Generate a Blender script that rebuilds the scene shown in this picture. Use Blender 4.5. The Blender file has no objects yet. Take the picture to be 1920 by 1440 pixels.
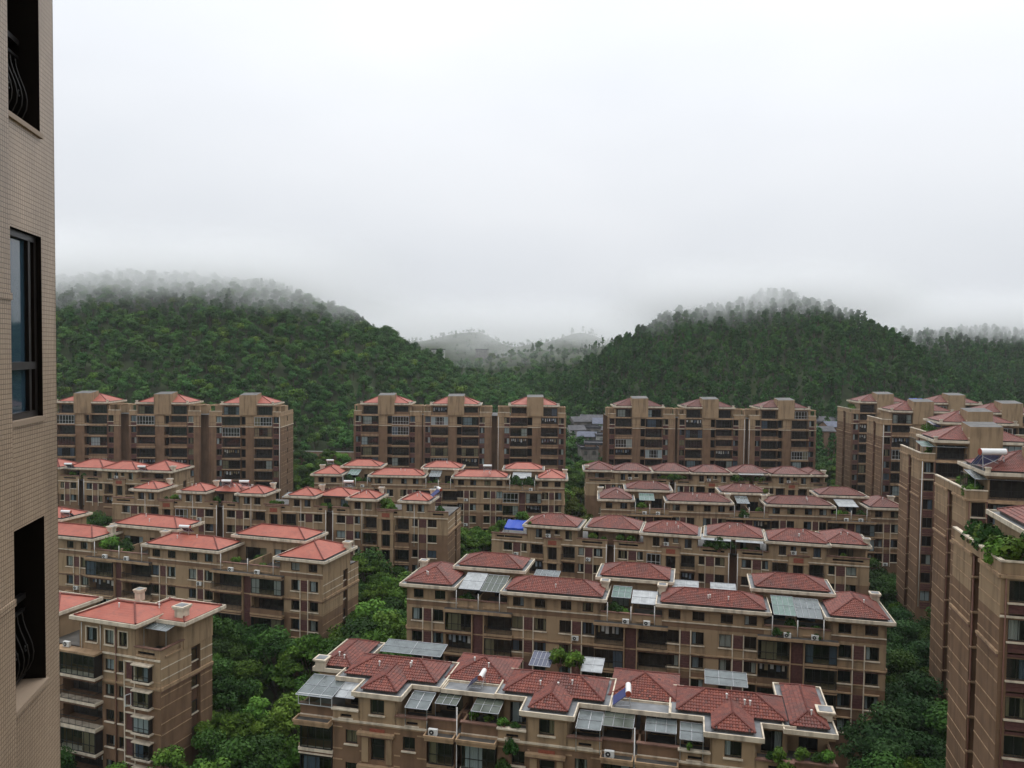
import bpy, math, random
from mathutils import Vector, Matrix, noise
rng = random.Random(11)
sc = bpy.context.scene
COL = sc.collection
R = math.radians

# ---------------------------------------------------------------- camera
EYE = 51.0
PITCH, ROLL, FPX = R(2.26), 0.012, 1490.0
cam_d = bpy.data.cameras.new('camera'); cam = bpy.data.objects.new('camera', cam_d); COL.objects.link(cam)
cam_d.sensor_width = 36.0; cam_d.lens = FPX / 1920 * 36.0
cam_d.clip_start = 0.05; cam_d.clip_end = 20000
_f = Vector((0, math.cos(PITCH), -math.sin(PITCH))); _r0 = Vector((1, 0, 0)); _u0 = Vector((0, math.sin(PITCH), math.cos(PITCH)))
_r = _r0 * math.cos(ROLL) + _u0 * math.sin(ROLL); _u = -_r0 * math.sin(ROLL) + _u0 * math.cos(ROLL)
cam.matrix_world = Matrix(((_r.x, _u.x, -_f.x, 0), (_r.y, _u.y, -_f.y, 0), (_r.z, _u.z, -_f.z, EYE), (0, 0, 0, 1)))
sc.camera = cam

# ---------------------------------------------------------------- sky, sun, exposure
SUN_EL, SUN_AZ = R(62), R(20)          # azimuth from +Y (ahead of the camera) towards +X
world = bpy.data.worlds.new('World'); sc.world = world; world.use_nodes = True
nt = world.node_tree; nt.nodes.clear()
w_out = nt.nodes.new('ShaderNodeOutputWorld'); w_bg = nt.nodes.new('ShaderNodeBackground')
w_sky = nt.nodes.new('ShaderNodeTexSky'); w_sky.sky_type = 'NISHITA'; w_sky.sun_disc = False
w_sky.sun_elevation = SUN_EL; w_sky.sun_rotation = SUN_AZ; w_sky.dust_density = 4.0; w_sky.air_density = 1.0
w_hs = nt.nodes.new('ShaderNodeHueSaturation'); w_hs.inputs['Saturation'].default_value = 0.25
# overcast: an even sheet of cloud covers almost all of the blue
w_mix = nt.nodes.new('ShaderNodeMix'); w_mix.data_type = 'RGBA'; w_mix.inputs['Factor'].default_value = 0.86
nt.links.new(w_sky.outputs[0], w_hs.inputs['Color']); nt.links.new(w_hs.outputs[0], w_mix.inputs['A'])
w_tc = nt.nodes.new('ShaderNodeTexCoord'); w_n = nt.nodes.new('ShaderNodeTexNoise')
w_n.inputs['Scale'].default_value = 1.6; w_n.inputs['Detail'].default_value = 3.0
w_map = nt.nodes.new('ShaderNodeMapping'); w_map.inputs['Scale'].default_value = (1, 1, 2.4)
nt.links.new(w_tc.outputs['Generated'], w_map.inputs[0]); nt.links.new(w_map.outputs[0], w_n.inputs['Vector'])
w_r = nt.nodes.new('ShaderNodeValToRGB'); w_r.color_ramp.elements[0].color = (8.5, 8.95, 9.6, 1); w_r.color_ramp.elements[1].color = (10.0, 10.3, 10.8, 1)
w_r.color_ramp.elements[0].position = 0.3; w_r.color_ramp.elements[1].position = 0.7
nt.links.new(w_n.outputs['Fac'], w_r.inputs[0]); nt.links.new(w_r.outputs[0], w_mix.inputs['B'])
# overcast luminance: dimmer at the horizon, unseen zenith raised to brighten the mist
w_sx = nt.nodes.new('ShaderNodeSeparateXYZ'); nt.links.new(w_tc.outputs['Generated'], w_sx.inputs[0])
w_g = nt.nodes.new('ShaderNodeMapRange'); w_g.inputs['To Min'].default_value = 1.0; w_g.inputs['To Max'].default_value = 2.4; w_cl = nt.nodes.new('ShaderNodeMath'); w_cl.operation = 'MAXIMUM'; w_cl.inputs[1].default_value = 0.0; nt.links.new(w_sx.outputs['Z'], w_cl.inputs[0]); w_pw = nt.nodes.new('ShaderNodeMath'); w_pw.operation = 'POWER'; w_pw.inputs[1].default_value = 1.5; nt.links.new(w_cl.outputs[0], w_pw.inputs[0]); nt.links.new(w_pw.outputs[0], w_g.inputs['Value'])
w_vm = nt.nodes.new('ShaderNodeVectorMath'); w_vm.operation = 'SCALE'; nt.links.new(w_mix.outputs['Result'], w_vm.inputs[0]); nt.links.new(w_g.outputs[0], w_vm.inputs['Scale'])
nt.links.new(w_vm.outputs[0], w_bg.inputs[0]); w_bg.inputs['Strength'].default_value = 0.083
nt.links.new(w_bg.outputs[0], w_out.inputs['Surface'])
sun_d = bpy.data.lights.new('sun', 'SUN'); sun_d.energy = 0.9; sun_d.angle = R(25); sun_d.color = (1, 0.97, 0.92)
sun = bpy.data.objects.new('sun', sun_d); COL.objects.link(sun)
_sd = Vector((math.sin(SUN_AZ) * math.cos(SUN_EL), math.cos(SUN_AZ) * math.cos(SUN_EL), math.sin(SUN_EL)))
sun.rotation_euler = _sd.to_track_quat('Z', 'Y').to_euler(); sun.location = (0, 0, 300)
sc.view_settings.view_transform = 'Standard'; sc.view_settings.look = 'None'
sc.view_settings.exposure = 0.0; sc.view_settings.gamma = 1.0; sc.view_settings.use_curve_mapping = False
sc.render.engine = 'CYCLES'
cy = sc.cycles
cy.use_denoising = True; cy.max_bounces = 24; cy.diffuse_bounces = 3; cy.glossy_bounces = 3; cy.transmission_bounces = 3
cy.volume_bounces = 22; cy.transparent_max_bounces = 16; cy.caustics_reflective = False; cy.caustics_refractive = False
cy.volume_step_rate = 0.22; cy.volume_max_steps = 160
cy.use_adaptive_sampling = True; cy.adaptive_threshold = 0.02; cy.sample_clamp_indirect = 6.0

def ray(px, py):
    return _f + _r * ((px - 960) / FPX) + _u * ((720 - py) / FPX)
def at_z(px, py, z):
    d = ray(px, py); t = (z - EYE) / d.z
    return Vector((0, 0, EYE)) + d * t
def at_y(px, py, y):
    d = ray(px, py)
    return Vector((0, 0, EYE)) + d * (y / d.y)

# ---------------------------------------------------------------- materials
MATS = {}
def newmat(name):
    m = bpy.data.materials.new(name); m.use_nodes = True; MATS[name] = m
    n = m.node_tree; b = n.nodes['Principled BSDF']
    return m, n, b
def N(n, t, **kw):
    x = n.nodes.new(t)
    for k, v in kw.items(): x.inputs[k].default_value = v
    return x
def noisy(name, c1, c2, scale=1.0, rough=0.8, detail=5.0, bump=0.0, bscale=20.0, stretch=(1, 1, 1), spec=0.3, rnd=0.0, lo=0.35, hi=0.65, dirt=None):
    """two tones of the same paint / stone mixed by noise, an optional streaky dirt layer, optional fine bump"""
    m, n, b = newmat(name)
    tc = N(n, 'ShaderNodeTexCoord'); mp = N(n, 'ShaderNodeMapping'); mp.inputs['Scale'].default_value = stretch
    geo = N(n, 'ShaderNodeNewGeometry')
    n.links.new(geo.outputs['Position'], mp.inputs[0])
    no = N(n, 'ShaderNodeTexNoise', Scale=scale, Detail=detail); n.links.new(mp.outputs[0], no.inputs['Vector'])
    rp = N(n, 'ShaderNodeValToRGB'); e = rp.color_ramp.elements
    e[0].position = lo; e[1].position = hi; e[0].color = (*c1, 1); e[1].color = (*c2, 1)
    n.links.new(no.outputs['Fac'], rp.inputs[0]); col = rp.outputs[0]
    if dirt:
        mp2 = N(n, 'ShaderNodeMapping'); mp2.inputs['Scale'].default_value = (1.5, 1.5, 0.2)
        n.links.new(geo.outputs['Position'], mp2.inputs[0])
        n2 = N(n, 'ShaderNodeTexNoise', Scale=1.0, Detail=6.0); n.links.new(mp2.outputs[0], n2.inputs['Vector'])
        r2 = N(n, 'ShaderNodeValToRGB'); r2.color_ramp.elements[0].position = 0.47; r2.color_ramp.elements[1].position = 0.76
        r2.color_ramp.elements[0].color = (0, 0, 0, 1); r2.color_ramp.elements[1].color = (dirt[3],) * 3 + (1,)
        n.links.new(n2.outputs['Fac'], r2.inputs[0])
        mx = N(n, 'ShaderNodeMix'); mx.data_type = 'RGBA'; mx.inputs['B'].default_value = (*dirt[:3], 1)
        n.links.new(r2.outputs[0], mx.inputs['Factor']); n.links.new(col, mx.inputs['A']); col = mx.outputs['Result']
    if rnd:
        oi = N(n, 'ShaderNodeObjectInfo'); hs = N(n, 'ShaderNodeHueSaturation')
        mr = N(n, 'ShaderNodeMapRange'); mr.inputs['To Min'].default_value = 1 - rnd; mr.inputs['To Max'].default_value = 1 + rnd
        n.links.new(oi.outputs['Random'], mr.inputs['Value']); n.links.new(mr.outputs[0], hs.inputs['Value']); n.links.new(col, hs.inputs['Color']); col = hs.outputs[0]
    n.links.new(col, b.inputs['Base Color']); b.inputs['Roughness'].default_value = rough; b.inputs['Specular IOR Level'].default_value = spec
    if bump:
        bn = N(n, 'ShaderNodeTexNoise', Scale=bscale, Detail=4.0); n.links.new(geo.outputs['Position'], bn.inputs['Vector'])
        bp = N(n, 'ShaderNodeBump', Strength=bump, Distance=0.05); n.links.new(bn.outputs['Fac'], bp.inputs['Height']); n.links.new(bp.outputs[0], b.inputs['Normal'])
    return m
def plain(name, c, rough=0.6, spec=0.4, metal=0.0):
    m, n, b = newmat(name); b.inputs['Base Color'].default_value = (*c, 1); b.inputs['Roughness'].default_value = rough
    b.inputs['Specular IOR Level'].default_value = spec; b.inputs['Metallic'].default_value = metal
    return m

DIRT = (0.065, 0.042, 0.027, 0.62)
noisy('wall_beige', (0.30, 0.207, 0.121), (0.345, 0.24, 0.142), 0.5, 0.85, dirt=DIRT)
noisy('wall_brown', (0.172, 0.102, 0.059), (0.212, 0.127, 0.074), 0.6, 0.85, dirt=DIRT)
noisy('wall_brown_dark', (0.12, 0.063, 0.038), (0.15, 0.08, 0.048), 0.7, 0.85, dirt=DIRT)
noisy('trim_cream', (0.58, 0.49, 0.37), (0.67, 0.58, 0.45), 1.2, 0.75, dirt=(0.16, 0.13, 0.10, 0.7))
noisy('trim_tan', (0.34, 0.225, 0.13), (0.40, 0.27, 0.16), 1.2, 0.8, dirt=DIRT)
noisy('parapet_brown', (0.16, 0.085, 0.062), (0.20, 0.11, 0.08), 1.0, 0.8, dirt=DIRT)
noisy('panel_red', (0.085, 0.036, 0.032), (0.12, 0.052, 0.045), 3.0, 0.75)
noisy('plaque_red', (0.22, 0.06, 0.035), (0.28, 0.085, 0.05), 4.0, 0.8)
noisy('gutter_grey', (0.10, 0.105, 0.11), (0.19, 0.195, 0.20), 0.8, 0.45, spec=0.5)
noisy('terrace_floor', (0.05, 0.05, 0.045), (0.11, 0.10, 0.09), 0.8, 0.5)
noisy('pipe_white', (0.62, 0.60, 0.56), (0.72, 0.70, 0.66), 2.0, 0.5)
noisy('pipe_brown', (0.13, 0.06, 0.04), (0.16, 0.075, 0.05), 2.0, 0.6)
noisy('concrete', (0.30, 0.29, 0.27), (0.40, 0.385, 0.36), 0.8, 0.85, dirt=(0.12, 0.12, 0.11, 0.6))
plain('opening_shade', (0.018, 0.017, 0.017), 0.9, 0.1)  # near-black backs of openings and slots, shade put into the colour
noisy('recess_shade', (0.025, 0.021, 0.018), (0.07, 0.058, 0.05), 1.5, 0.9)  # balcony and bay backs, shade of the recess put into the colour
plain('frame_dark', (0.018, 0.015, 0.014), 0.4, 0.5)
plain('frame_white', (0.55, 0.55, 0.54), 0.4, 0.5)
plain('iron', (0.014, 0.013, 0.013), 0.45, 0.5)
plain('steel', (0.45, 0.46, 0.48), 0.3, 0.5, 0.8)
plain('white_paint', (0.72, 0.72, 0.70), 0.35, 0.5)
plain('ac_white', (0.60, 0.60, 0.57), 0.5)
plain('fan_black', (0.02, 0.02, 0.02), 0.5)
plain('heater_blue', (0.02, 0.03, 0.16), 0.25, 0.6)
plain('tube_dark', (0.03, 0.035, 0.075), 0.12, 0.8)
plain('tarp_blue', (0.006, 0.05, 0.36), 0.55)
plain('rust_red', (0.30, 0.06, 0.03), 0.6)
for k, c in (('cloth_a', (0.55, 0.53, 0.48)), ('cloth_b', (0.30, 0.34, 0.37)), ('cloth_c', (0.34, 0.27, 0.16)), ('cloth_d', (0.62, 0.64, 0.64)), ('cloth_e', (0.13, 0.16, 0.21))):
    noisy(k, tuple(x * 0.85 for x in c), c, 9.0, 0.9, stretch=(6, 6, 0.3))
noisy('soil', (0.03, 0.022, 0.016), (0.05, 0.038, 0.028), 4.0, 0.95)
noisy('bark', (0.07, 0.055, 0.04), (0.12, 0.10, 0.075), 5.0, 0.9)
noisy('bark_pale', (0.20, 0.18, 0.15), (0.30, 0.28, 0.24), 5.0, 0.9)

def glass_sheet(name, tint, refl=0.9, body=(0.5, 0.55, 0.55), opac=0.0, rough=0.03):
    """thin glazing: clear towards the viewer, mirror-like at a slant, with an optional milky body"""
    m, n, b = newmat(name); n.nodes.remove(b)
    out = n.nodes['Material Output']
    tr = N(n, 'ShaderNodeBsdfTransparent'); tr.inputs[0].default_value = (*tint, 1)
    gl = N(n, 'ShaderNodeBsdfGlossy', Roughness=rough); gl.inputs[0].default_value = (refl, refl, refl, 1)
    lw = N(n, 'ShaderNodeLayerWeight', Blend=0.5)
    mr = N(n, 'ShaderNodeMapRange'); mr.inputs['To Min'].default_value = 0.06; mr.inputs['To Max'].default_value = 0.75
    pw = N(n, 'ShaderNodeMath'); pw.operation = 'POWER'; pw.inputs[1].default_value = 3.5
    n.links.new(lw.outputs['Facing'], pw.inputs[0]); n.links.new(pw.outputs[0], mr.inputs['Value'])
    base = tr.outputs[0]
    if opac:
        df = N(n, 'ShaderNodeBsdfDiffuse'); geo = N(n, 'ShaderNodeNewGeometry'); no = N(n, 'ShaderNodeTexNoise', Scale=1.3, Detail=5.0)
        n.links.new(geo.outputs['Position'], no.inputs['Vector'])
        rp = N(n, 'ShaderNodeValToRGB'); rp.color_ramp.elements[0].position = 0.3; rp.color_ramp.elements[1].position = 0.7
        rp.color_ramp.elements[0].color = (*[x * 0.6 for x in body], 1); rp.color_ramp.elements[1].color = (*body, 1)
        n.links.new(no.outputs['Fac'], rp.inputs[0]); n.links.new(rp.outputs[0], df.inputs[0])
        mm = N(n, 'ShaderNodeMixShader', Fac=opac); n.links.new(base, mm.inputs[1]); n.links.new(df.outputs[0], mm.inputs[2]); base = mm.outputs[0]
    mx = N(n, 'ShaderNodeMixShader'); n.links.new(mr.outputs[0], mx.inputs[0]); n.links.new(base, mx.inputs[1]); n.links.new(gl.outputs[0], mx.inputs[2])
    n.links.new(mx.outputs[0], out.inputs['Surface'])
    return m
glass_sheet('pane', (0.72, 0.78, 0.78))
glass_sheet('pane_blue', (0.10, 0.22, 0.32), 0.7)
glass_sheet('canopy_glass', (0.45, 0.52, 0.52), 0.7, (0.23, 0.265, 0.265), 0.6, 0.15)
glass_sheet('canopy_white', (0.6, 0.62, 0.62), 0.5, (0.50, 0.52, 0.52), 0.85, 0.25)
glass_sheet('canopy_green', (0.3, 0.42, 0.38), 0.5, (0.20, 0.30, 0.26), 0.75, 0.2)
glass_sheet('canopy_grime', (0.3, 0.34, 0.30), 0.5, (0.13, 0.15, 0.12), 0.75, 0.2)

def tile_mat(name, c1, c2, c3):
    m, n, b = newmat(name)
    at = N(n, 'ShaderNodeAttribute'); at.attribute_name = 'rnd'
    rp = N(n, 'ShaderNodeValToRGB'); e = rp.color_ramp.elements
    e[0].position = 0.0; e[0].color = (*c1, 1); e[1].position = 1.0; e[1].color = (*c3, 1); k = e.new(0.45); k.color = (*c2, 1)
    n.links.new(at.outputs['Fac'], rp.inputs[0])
    geo = N(n, 'ShaderNodeNewGeometry'); no = N(n, 'ShaderNodeTexNoise', Scale=0.45, Detail=6.0); n.links.new(geo.outputs['Position'], no.inputs['Vector'])
    r2 = N(n, 'ShaderNodeValToRGB'); r2.color_ramp.elements[0].position = 0.48; r2.color_ramp.elements[1].position = 0.72
    r2.color_ramp.elements[1].color = (0.55, 0.55, 0.55, 1); r2.color_ramp.elements[0].color = (0, 0, 0, 1); n.links.new(no.outputs['Fac'], r2.inputs[0])
    mx = N(n, 'ShaderNodeMix'); mx.data_type = 'RGBA'; mx.inputs['B'].default_value = (0.06, 0.034, 0.03, 1)
    n.links.new(r2.outputs[0], mx.inputs['Factor']); n.links.new(rp.outputs[0], mx.inputs['A'])
    n.links.new(mx.outputs['Result'], b.inputs['Base Color']); b.inputs['Roughness'].default_value = 0.5; b.inputs['Specular IOR Level'].default_value = 0.4
tile_mat('tile_red', (0.05, 0.013, 0.009), (0.155, 0.032, 0.019), (0.25, 0.064, 0.035))
tile_mat('tile_old', (0.075, 0.019, 0.013), (0.165, 0.037, 0.023), (0.24, 0.062, 0.037))
tile_mat('tile_maroon', (0.06, 0.018, 0.013), (0.135, 0.036, 0.024), (0.19, 0.058, 0.037))
noisy('ridge_red', (0.10, 0.024, 0.017), (0.16, 0.040, 0.028), 2.5, 0.55)
noisy('ridge_maroon', (0.08, 0.02, 0.015), (0.12, 0.032, 0.024), 2.5, 0.6)
noisy('ridge_salmon', (0.14, 0.035, 0.025), (0.20, 0.055, 0.04), 2.5, 0.6)
# fibre shingles: flat, faded red, faint courses
m, n, b = newmat('shingle')
geo = N(n, 'ShaderNodeNewGeometry'); no = N(n, 'ShaderNodeTexNoise', Scale=0.5, Detail=7.0); n.links.new(geo.outputs['Position'], no.inputs['Vector'])
rp = N(n, 'ShaderNodeValToRGB'); rp.color_ramp.elements[0].position = 0.3; rp.color_ramp.elements[1].position = 0.7
rp.color_ramp.elements[0].color = (0.295, 0.068, 0.040, 1); rp.color_ramp.elements[1].color = (0.37, 0.102, 0.062, 1)
n.links.new(no.outputs['Fac'], rp.inputs[0])
n3 = N(n, 'ShaderNodeTexNoise', Scale=1.7, Detail=8.0); n.links.new(geo.outputs['Position'], n3.inputs['Vector']); r3 = N(n, 'ShaderNodeValToRGB'); r3.color_ramp.elements[0].position = 0.5; r3.color_ramp.elements[1].position = 0.8; r3.color_ramp.elements[1].color = (0.55, 0.55, 0.55, 1)
mx = N(n, 'ShaderNodeMix'); mx.data_type = 'RGBA'; mx.inputs['B'].default_value = (0.10, 0.045, 0.038, 1); n.links.new(n3.outputs['Fac'], r3.inputs[0]); n.links.new(r3.outputs[0], mx.inputs['Factor']); n.links.new(rp.outputs[0], mx.inputs['A']); n.links.new(mx.outputs['Result'], b.inputs['Base Color'])
wv = N(n, 'ShaderNodeTexWave', Scale=2.6); wv.bands_direction = 'Z'; n.links.new(geo.outputs['Position'], wv.inputs['Vector'])
bp = N(n, 'ShaderNodeBump', Strength=0.25, Distance=0.03); n.links.new(wv.outputs['Fac'], bp.inputs['Height']); n.links.new(bp.outputs[0], b.inputs['Normal'])
b.inputs['Roughness'].default_value = 0.6

def leaf_mat(name, c_dark, c_mid, c_light, rnd=0.25, trans=0.14):
    m, n, b = newmat(name)
    out = n.nodes['Material Output']
    at = N(n, 'ShaderNodeAttribute'); at.attribute_name = 'rnd'
    rp = N(n, 'ShaderNodeValToRGB'); e = rp.color_ramp.elements
    e[0].color = (*c_dark, 1); e[1].color = (*c_light, 1); k = e.new(0.5); k.color = (*c_mid, 1)
    n.links.new(at.outputs['Fac'], rp.inputs[0])
    oi = N(n, 'ShaderNodeObjectInfo'); hs = N(n, 'ShaderNodeHueSaturation')
    mr = N(n, 'ShaderNodeMapRange'); mr.inputs['To Min'].default_value = 1 - rnd; mr.inputs['To Max'].default_value = 1 + rnd * 1.3
    ml = N(n, 'ShaderNodeMath'); ml.operation = 'MULTIPLY'; ml.inputs[1].default_value = 7.31
    fr = N(n, 'ShaderNodeMath'); fr.operation = 'FRACT'
    m2 = N(n, 'ShaderNodeMapRange'); m2.inputs['To Min'].default_value = 0.494; m2.inputs['To Max'].default_value = 0.522
    n.links.new(oi.outputs['Random'], mr.inputs['Value']); n.links.new(oi.outputs['Random'], ml.inputs[0]); n.links.new(ml.outputs[0], fr.inputs[0]); n.links.new(fr.outputs[0], m2.inputs['Value'])
    n.links.new(mr.outputs[0], hs.inputs['Value']); n.links.new(m2.outputs[0], hs.inputs['Hue']); n.links.new(rp.outputs[0], hs.inputs['Color'])
    n.links.new(hs.outputs[0], b.inputs['Base Color']); b.inputs['Roughness'].default_value = 0.7; b.inputs['Specular IOR Level'].default_value = 0.12
    tl = N(n, 'ShaderNodeBsdfTranslucent'); n.links.new(hs.outputs[0], tl.inputs[0])
    mx = N(n, 'ShaderNodeMixShader', Fac=trans); n.links.new(b.outputs[0], mx.inputs[1]); n.links.new(tl.outputs[0], mx.inputs[2]); n.links.new(mx.outputs[0], out.inputs['Surface'])
leaf_mat('leaf_deep', (0.016, 0.036, 0.008), (0.032, 0.068, 0.013), (0.056, 0.108, 0.020))
leaf_mat('leaf_mid', (0.030, 0.060, 0.009), (0.066, 0.118, 0.016), (0.125, 0.195, 0.028))
leaf_mat('leaf_bright', (0.034, 0.074, 0.012), (0.074, 0.145, 0.020), (0.13, 0.225, 0.034), 0.22)
leaf_mat('leaf_olive', (0.048, 0.062, 0.011), (0.086, 0.104, 0.018), (0.14, 0.150, 0.028))
leaf_mat('leaf_forest', (0.023, 0.056, 0.015), (0.043, 0.098, 0.023), (0.072, 0.142, 0.032), 0.3)
leaf_mat('leaf_blue', (0.015, 0.037, 0.011), (0.029, 0.064, 0.019), (0.048, 0.094, 0.028))

# ---------------------------------------------------------------- mesh helpers
class MB:
    def __init__(s): s.v = []; s.f = []; s.m = []; s.r = []
    def face(s, pts, mat=0, rnd=0.5):
        i = len(s.v); s.v.extend(pts); s.f.append(tuple(range(i, i + len(pts)))); s.m.append(mat); s.r.append(rnd)
    def box(s, x0, x1, y0, y1, z0, z1, mat=0, rnd=0.5):
        i = len(s.v)
        s.v.extend([(x0, y0, z0), (x1, y0, z0), (x1, y1, z0), (x0, y1, z0), (x0, y0, z1), (x1, y0, z1), (x1, y1, z1), (x0, y1, z1)])
        for q in ((0, 1, 5, 4), (1, 2, 6, 5), (2, 3, 7, 6), (3, 0, 4, 7), (4, 5, 6, 7), (3, 2, 1, 0)):
            s.f.append(tuple(i + k for k in q)); s.m.append(mat); s.r.append(rnd)
    def ring(s, x0, x1, y0, y1, z0, z1, t, mat=0):
        """an upstanding rim of thickness t round a rectangle"""
        s.box(x0, x1, y0, y0 + t, z0, z1, mat); s.box(x0, x1, y1 - t, y1, z0, z1, mat)
        s.box(x0, x0 + t, y0 + t, y1 - t, z0, z1, mat); s.box(x1 - t, x1, y0 + t, y1 - t, z0, z1, mat)
    def tube(s, p, q, r, n=8, mat=0, r2=None, cap=True):
        p = Vector(p); q = Vector(q); d = (q - p)
        if d.length < 1e-6: return
        d.normalize(); a = d.orthogonal().normalized(); b = d.cross(a); r2 = r if r2 is None else r2
        i = len(s.v)
        for k in range(n):
            t = 2 * math.pi * k / n; o = a * math.cos(t) + b * math.sin(t)
            s.v.append(tuple(p + o * r)); s.v.append(tuple(q + o * r2))
        for k in range(n):
            j = (k + 1) % n; s.f.append((i + 2 * k, i + 2 * j, i + 2 * j + 1, i + 2 * k + 1)); s.m.append(mat); s.r.append(0.5)
        if cap:
            s.f.append(tuple(i + 2 * k for k in range(n))[::-1]); s.f.append(tuple(i + 2 * k + 1 for k in range(n))); s.m += [mat] * 2; s.r += [0.5] * 2
    def mesh(s, name, mats, attr=False, smooth=False):
        me = bpy.data.meshes.new(name); me.from_pydata(s.v, [], s.f)
        for x in mats: me.materials.append(MATS[x])
        me.polygons.foreach_set('material_index', s.m)
        if smooth: me.polygons.foreach_set('use_smooth', [True] * len(s.f))
        if attr:
            a = me.attributes.new('rnd', 'FLOAT', 'FACE'); a.data.foreach_set('value', s.r)
        me.update(); return me
    def build(s, name, mats, parent=None, attr=False, smooth=False):
        if not s.f: return None
        return put(name, s.mesh(name, mats, attr, smooth), parent)
def put(name, me, parent=None, loc=(0, 0, 0), rz=0.0, scale=None):
    o = bpy.data.objects.new(name, me); COL.objects.link(o)
    if parent is not None: o.parent = parent
    o.location = loc; o.rotation_euler = (0, 0, rz)
    if scale: o.scale = scale if hasattr(scale, '__len__') else (scale,) * 3
    return o
def thing(name, label, cat, loc=(0, 0, 0), rz=0.0, group=None):
    o = bpy.data.objects.new(name, None); COL.objects.link(o); o.location = loc; o.rotation_euler = (0, 0, rz); o.empty_display_size = 0.5
    o['label'] = label; o['category'] = cat
    if group: o['group'] = group
    return o
def tag(o, label, cat, group=None):
    o['label'] = label; o['category'] = cat
    if group: o['group'] = group
    return o
def copy_tree(root, loc, rz, label, group=None, scale=None):
    r = root.copy(); COL.objects.link(r); r.location = loc; r.rotation_euler = (0, 0, rz); r['label'] = label
    if group: r['group'] = group
    if scale: r.scale = scale if hasattr(scale, '__len__') else (scale,) * 3
    for ch in root.children:
        c = ch.copy(); COL.objects.link(c); c.parent = r
        for g in ch.children:
            d = g.copy(); COL.objects.link(d); d.parent = c
    return r
# ---------------------------------------------------------------- building components
UNIT = {}
def unit(mat):
    if mat not in UNIT:
        b = MB(); b.box(0, 1, 0, 1, 0, 1); UNIT[mat] = b.mesh('block_' + mat, [mat])
    return UNIT[mat]
def bx(name, mat, parent, x0, x1, y0, y1, z0, z1):
    return put(name, unit(mat), parent, (x0, y0, z0), 0, (x1 - x0, y1 - y0, z1 - z0))
CACHE = {}
CLOTH = ['cloth_a', 'cloth_b', 'cloth_c', 'cloth_d', 'cloth_e']
def q1(x): return round(x * 10) / 10
def frame_mesh(w, h, cols, rows, bar, mat, opaque_back=False):
    key = ('fr', w, h, cols, rows, bar, mat)
    if key not in CACHE:
        b = MB(); t = bar
        b.box(0, w, -0.03, 0.05, 0, t); b.box(0, w, -0.03, 0.05, h - t, h); b.box(0, t, -0.03, 0.05, t, h - t); b.box(w - t, w, -0.03, 0.05, t, h - t)
        for i in range(1, cols):
            x = w * i / cols; b.box(x - t * 0.4, x + t * 0.4, -0.02, 0.04, t, h - t)
        for z in rows:
            b.box(t, w - t, -0.022, 0.042, h * z - t * 0.4, h * z + t * 0.4)
        CACHE[key] = b.mesh('window_frame', [mat])
    return CACHE[key]
def pane_mesh(w, h, mat):
    key = ('pn', w, h, mat)
    if key not in CACHE:
        b = MB(); b.face([(0.03, 0.01, 0.03), (w - 0.03, 0.01, 0.03), (w - 0.03, 0.01, h - 0.03), (0.03, 0.01, h - 0.03)]); CACHE[key] = b.mesh('pane', [mat])
    return CACHE[key]
def curtain_mesh(w, h, kind, mat):
    key = ('cu', w, h, kind, mat)
    if key not in CACHE:
        b = MB(); spans = {0: [(0.0, 0.35)], 1: [(0.65, 1.0)], 2: [(0, 0.25), (0.75, 1)], 3: [(0, 1)], 4: [(0.1, 0.6)]}[kind]
        for a, c in spans:
            n = max(4, int((c - a) * w / 0.09))
            for i in range(n):
                xa = w * (a + (c - a) * i / n); xb = w * (a + (c - a) * (i + 1) / n)
                ya = 0.16 + (0.05 if i % 2 else 0); yb = 0.16 + (0.05 if (i + 1) % 2 else 0)
                b.face([(xa, ya, 0.06), (xb, yb, 0.06), (xb, yb, h - 0.04), (xa, ya, h - 0.04)])
        CACHE[key] = b.mesh('curtain', [mat])
    return CACHE[key]
def farwin_mesh(w, h, cols, cur, mat):
    key = ('fw', w, h, cols, cur, mat)
    if key not in CACHE:
        b = MB(); t = 0.08
        b.box(0, w, -0.03, 0.05, 0, t); b.box(0, w, -0.03, 0.05, h - t, h); b.box(0, t, -0.03, 0.05, t, h - t); b.box(w - t, w, -0.03, 0.05, t, h - t)
        for i in range(1, cols): b.box(w * i / cols - 0.035, w * i / cols + 0.035, -0.02, 0.04, t, h - t)
        b.face([(0.03, 0.01, 0.03), (w - 0.03, 0.01, 0.03), (w - 0.03, 0.01, h - 0.03), (0.03, 0.01, h - 0.03)], 1)
        if cur >= 0:
            a, c = [(0.0, 0.42), (0.55, 1.0), (0.0, 1.0), (0.3, 0.7)][cur]
            n = 5
            for i in range(n):
                xa = w * (a + (c - a) * i / n); xb = w * (a + (c - a) * (i + 1) / n)
                b.face([(xa, 0.14 + 0.04 * (i % 2), 0.06), (xb, 0.14 + 0.04 * ((i + 1) % 2), 0.06), (xb, 0.14 + 0.04 * ((i + 1) % 2), h - 0.04), (xa, 0.14 + 0.04 * (i % 2), h - 0.04)], 2)
        CACHE[key] = b.mesh('window', ['frame_dark', 'pane', mat])
    return CACHE[key]
def panel_mesh(w, h):
    key = ('pa', w, h)
    if key not in CACHE:
        b = MB(); b.box(0, w, 0.03, 0.06, 0, h); n = max(2, round(h / 0.32))
        for i in range(n): b.box(0.02, w - 0.02, 0.0, 0.04, h * i / n + 0.015, h * (i + 1) / n - 0.015)
        CACHE[key] = b.mesh('panel', ['panel_red'])
    return CACHE[key]
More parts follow.
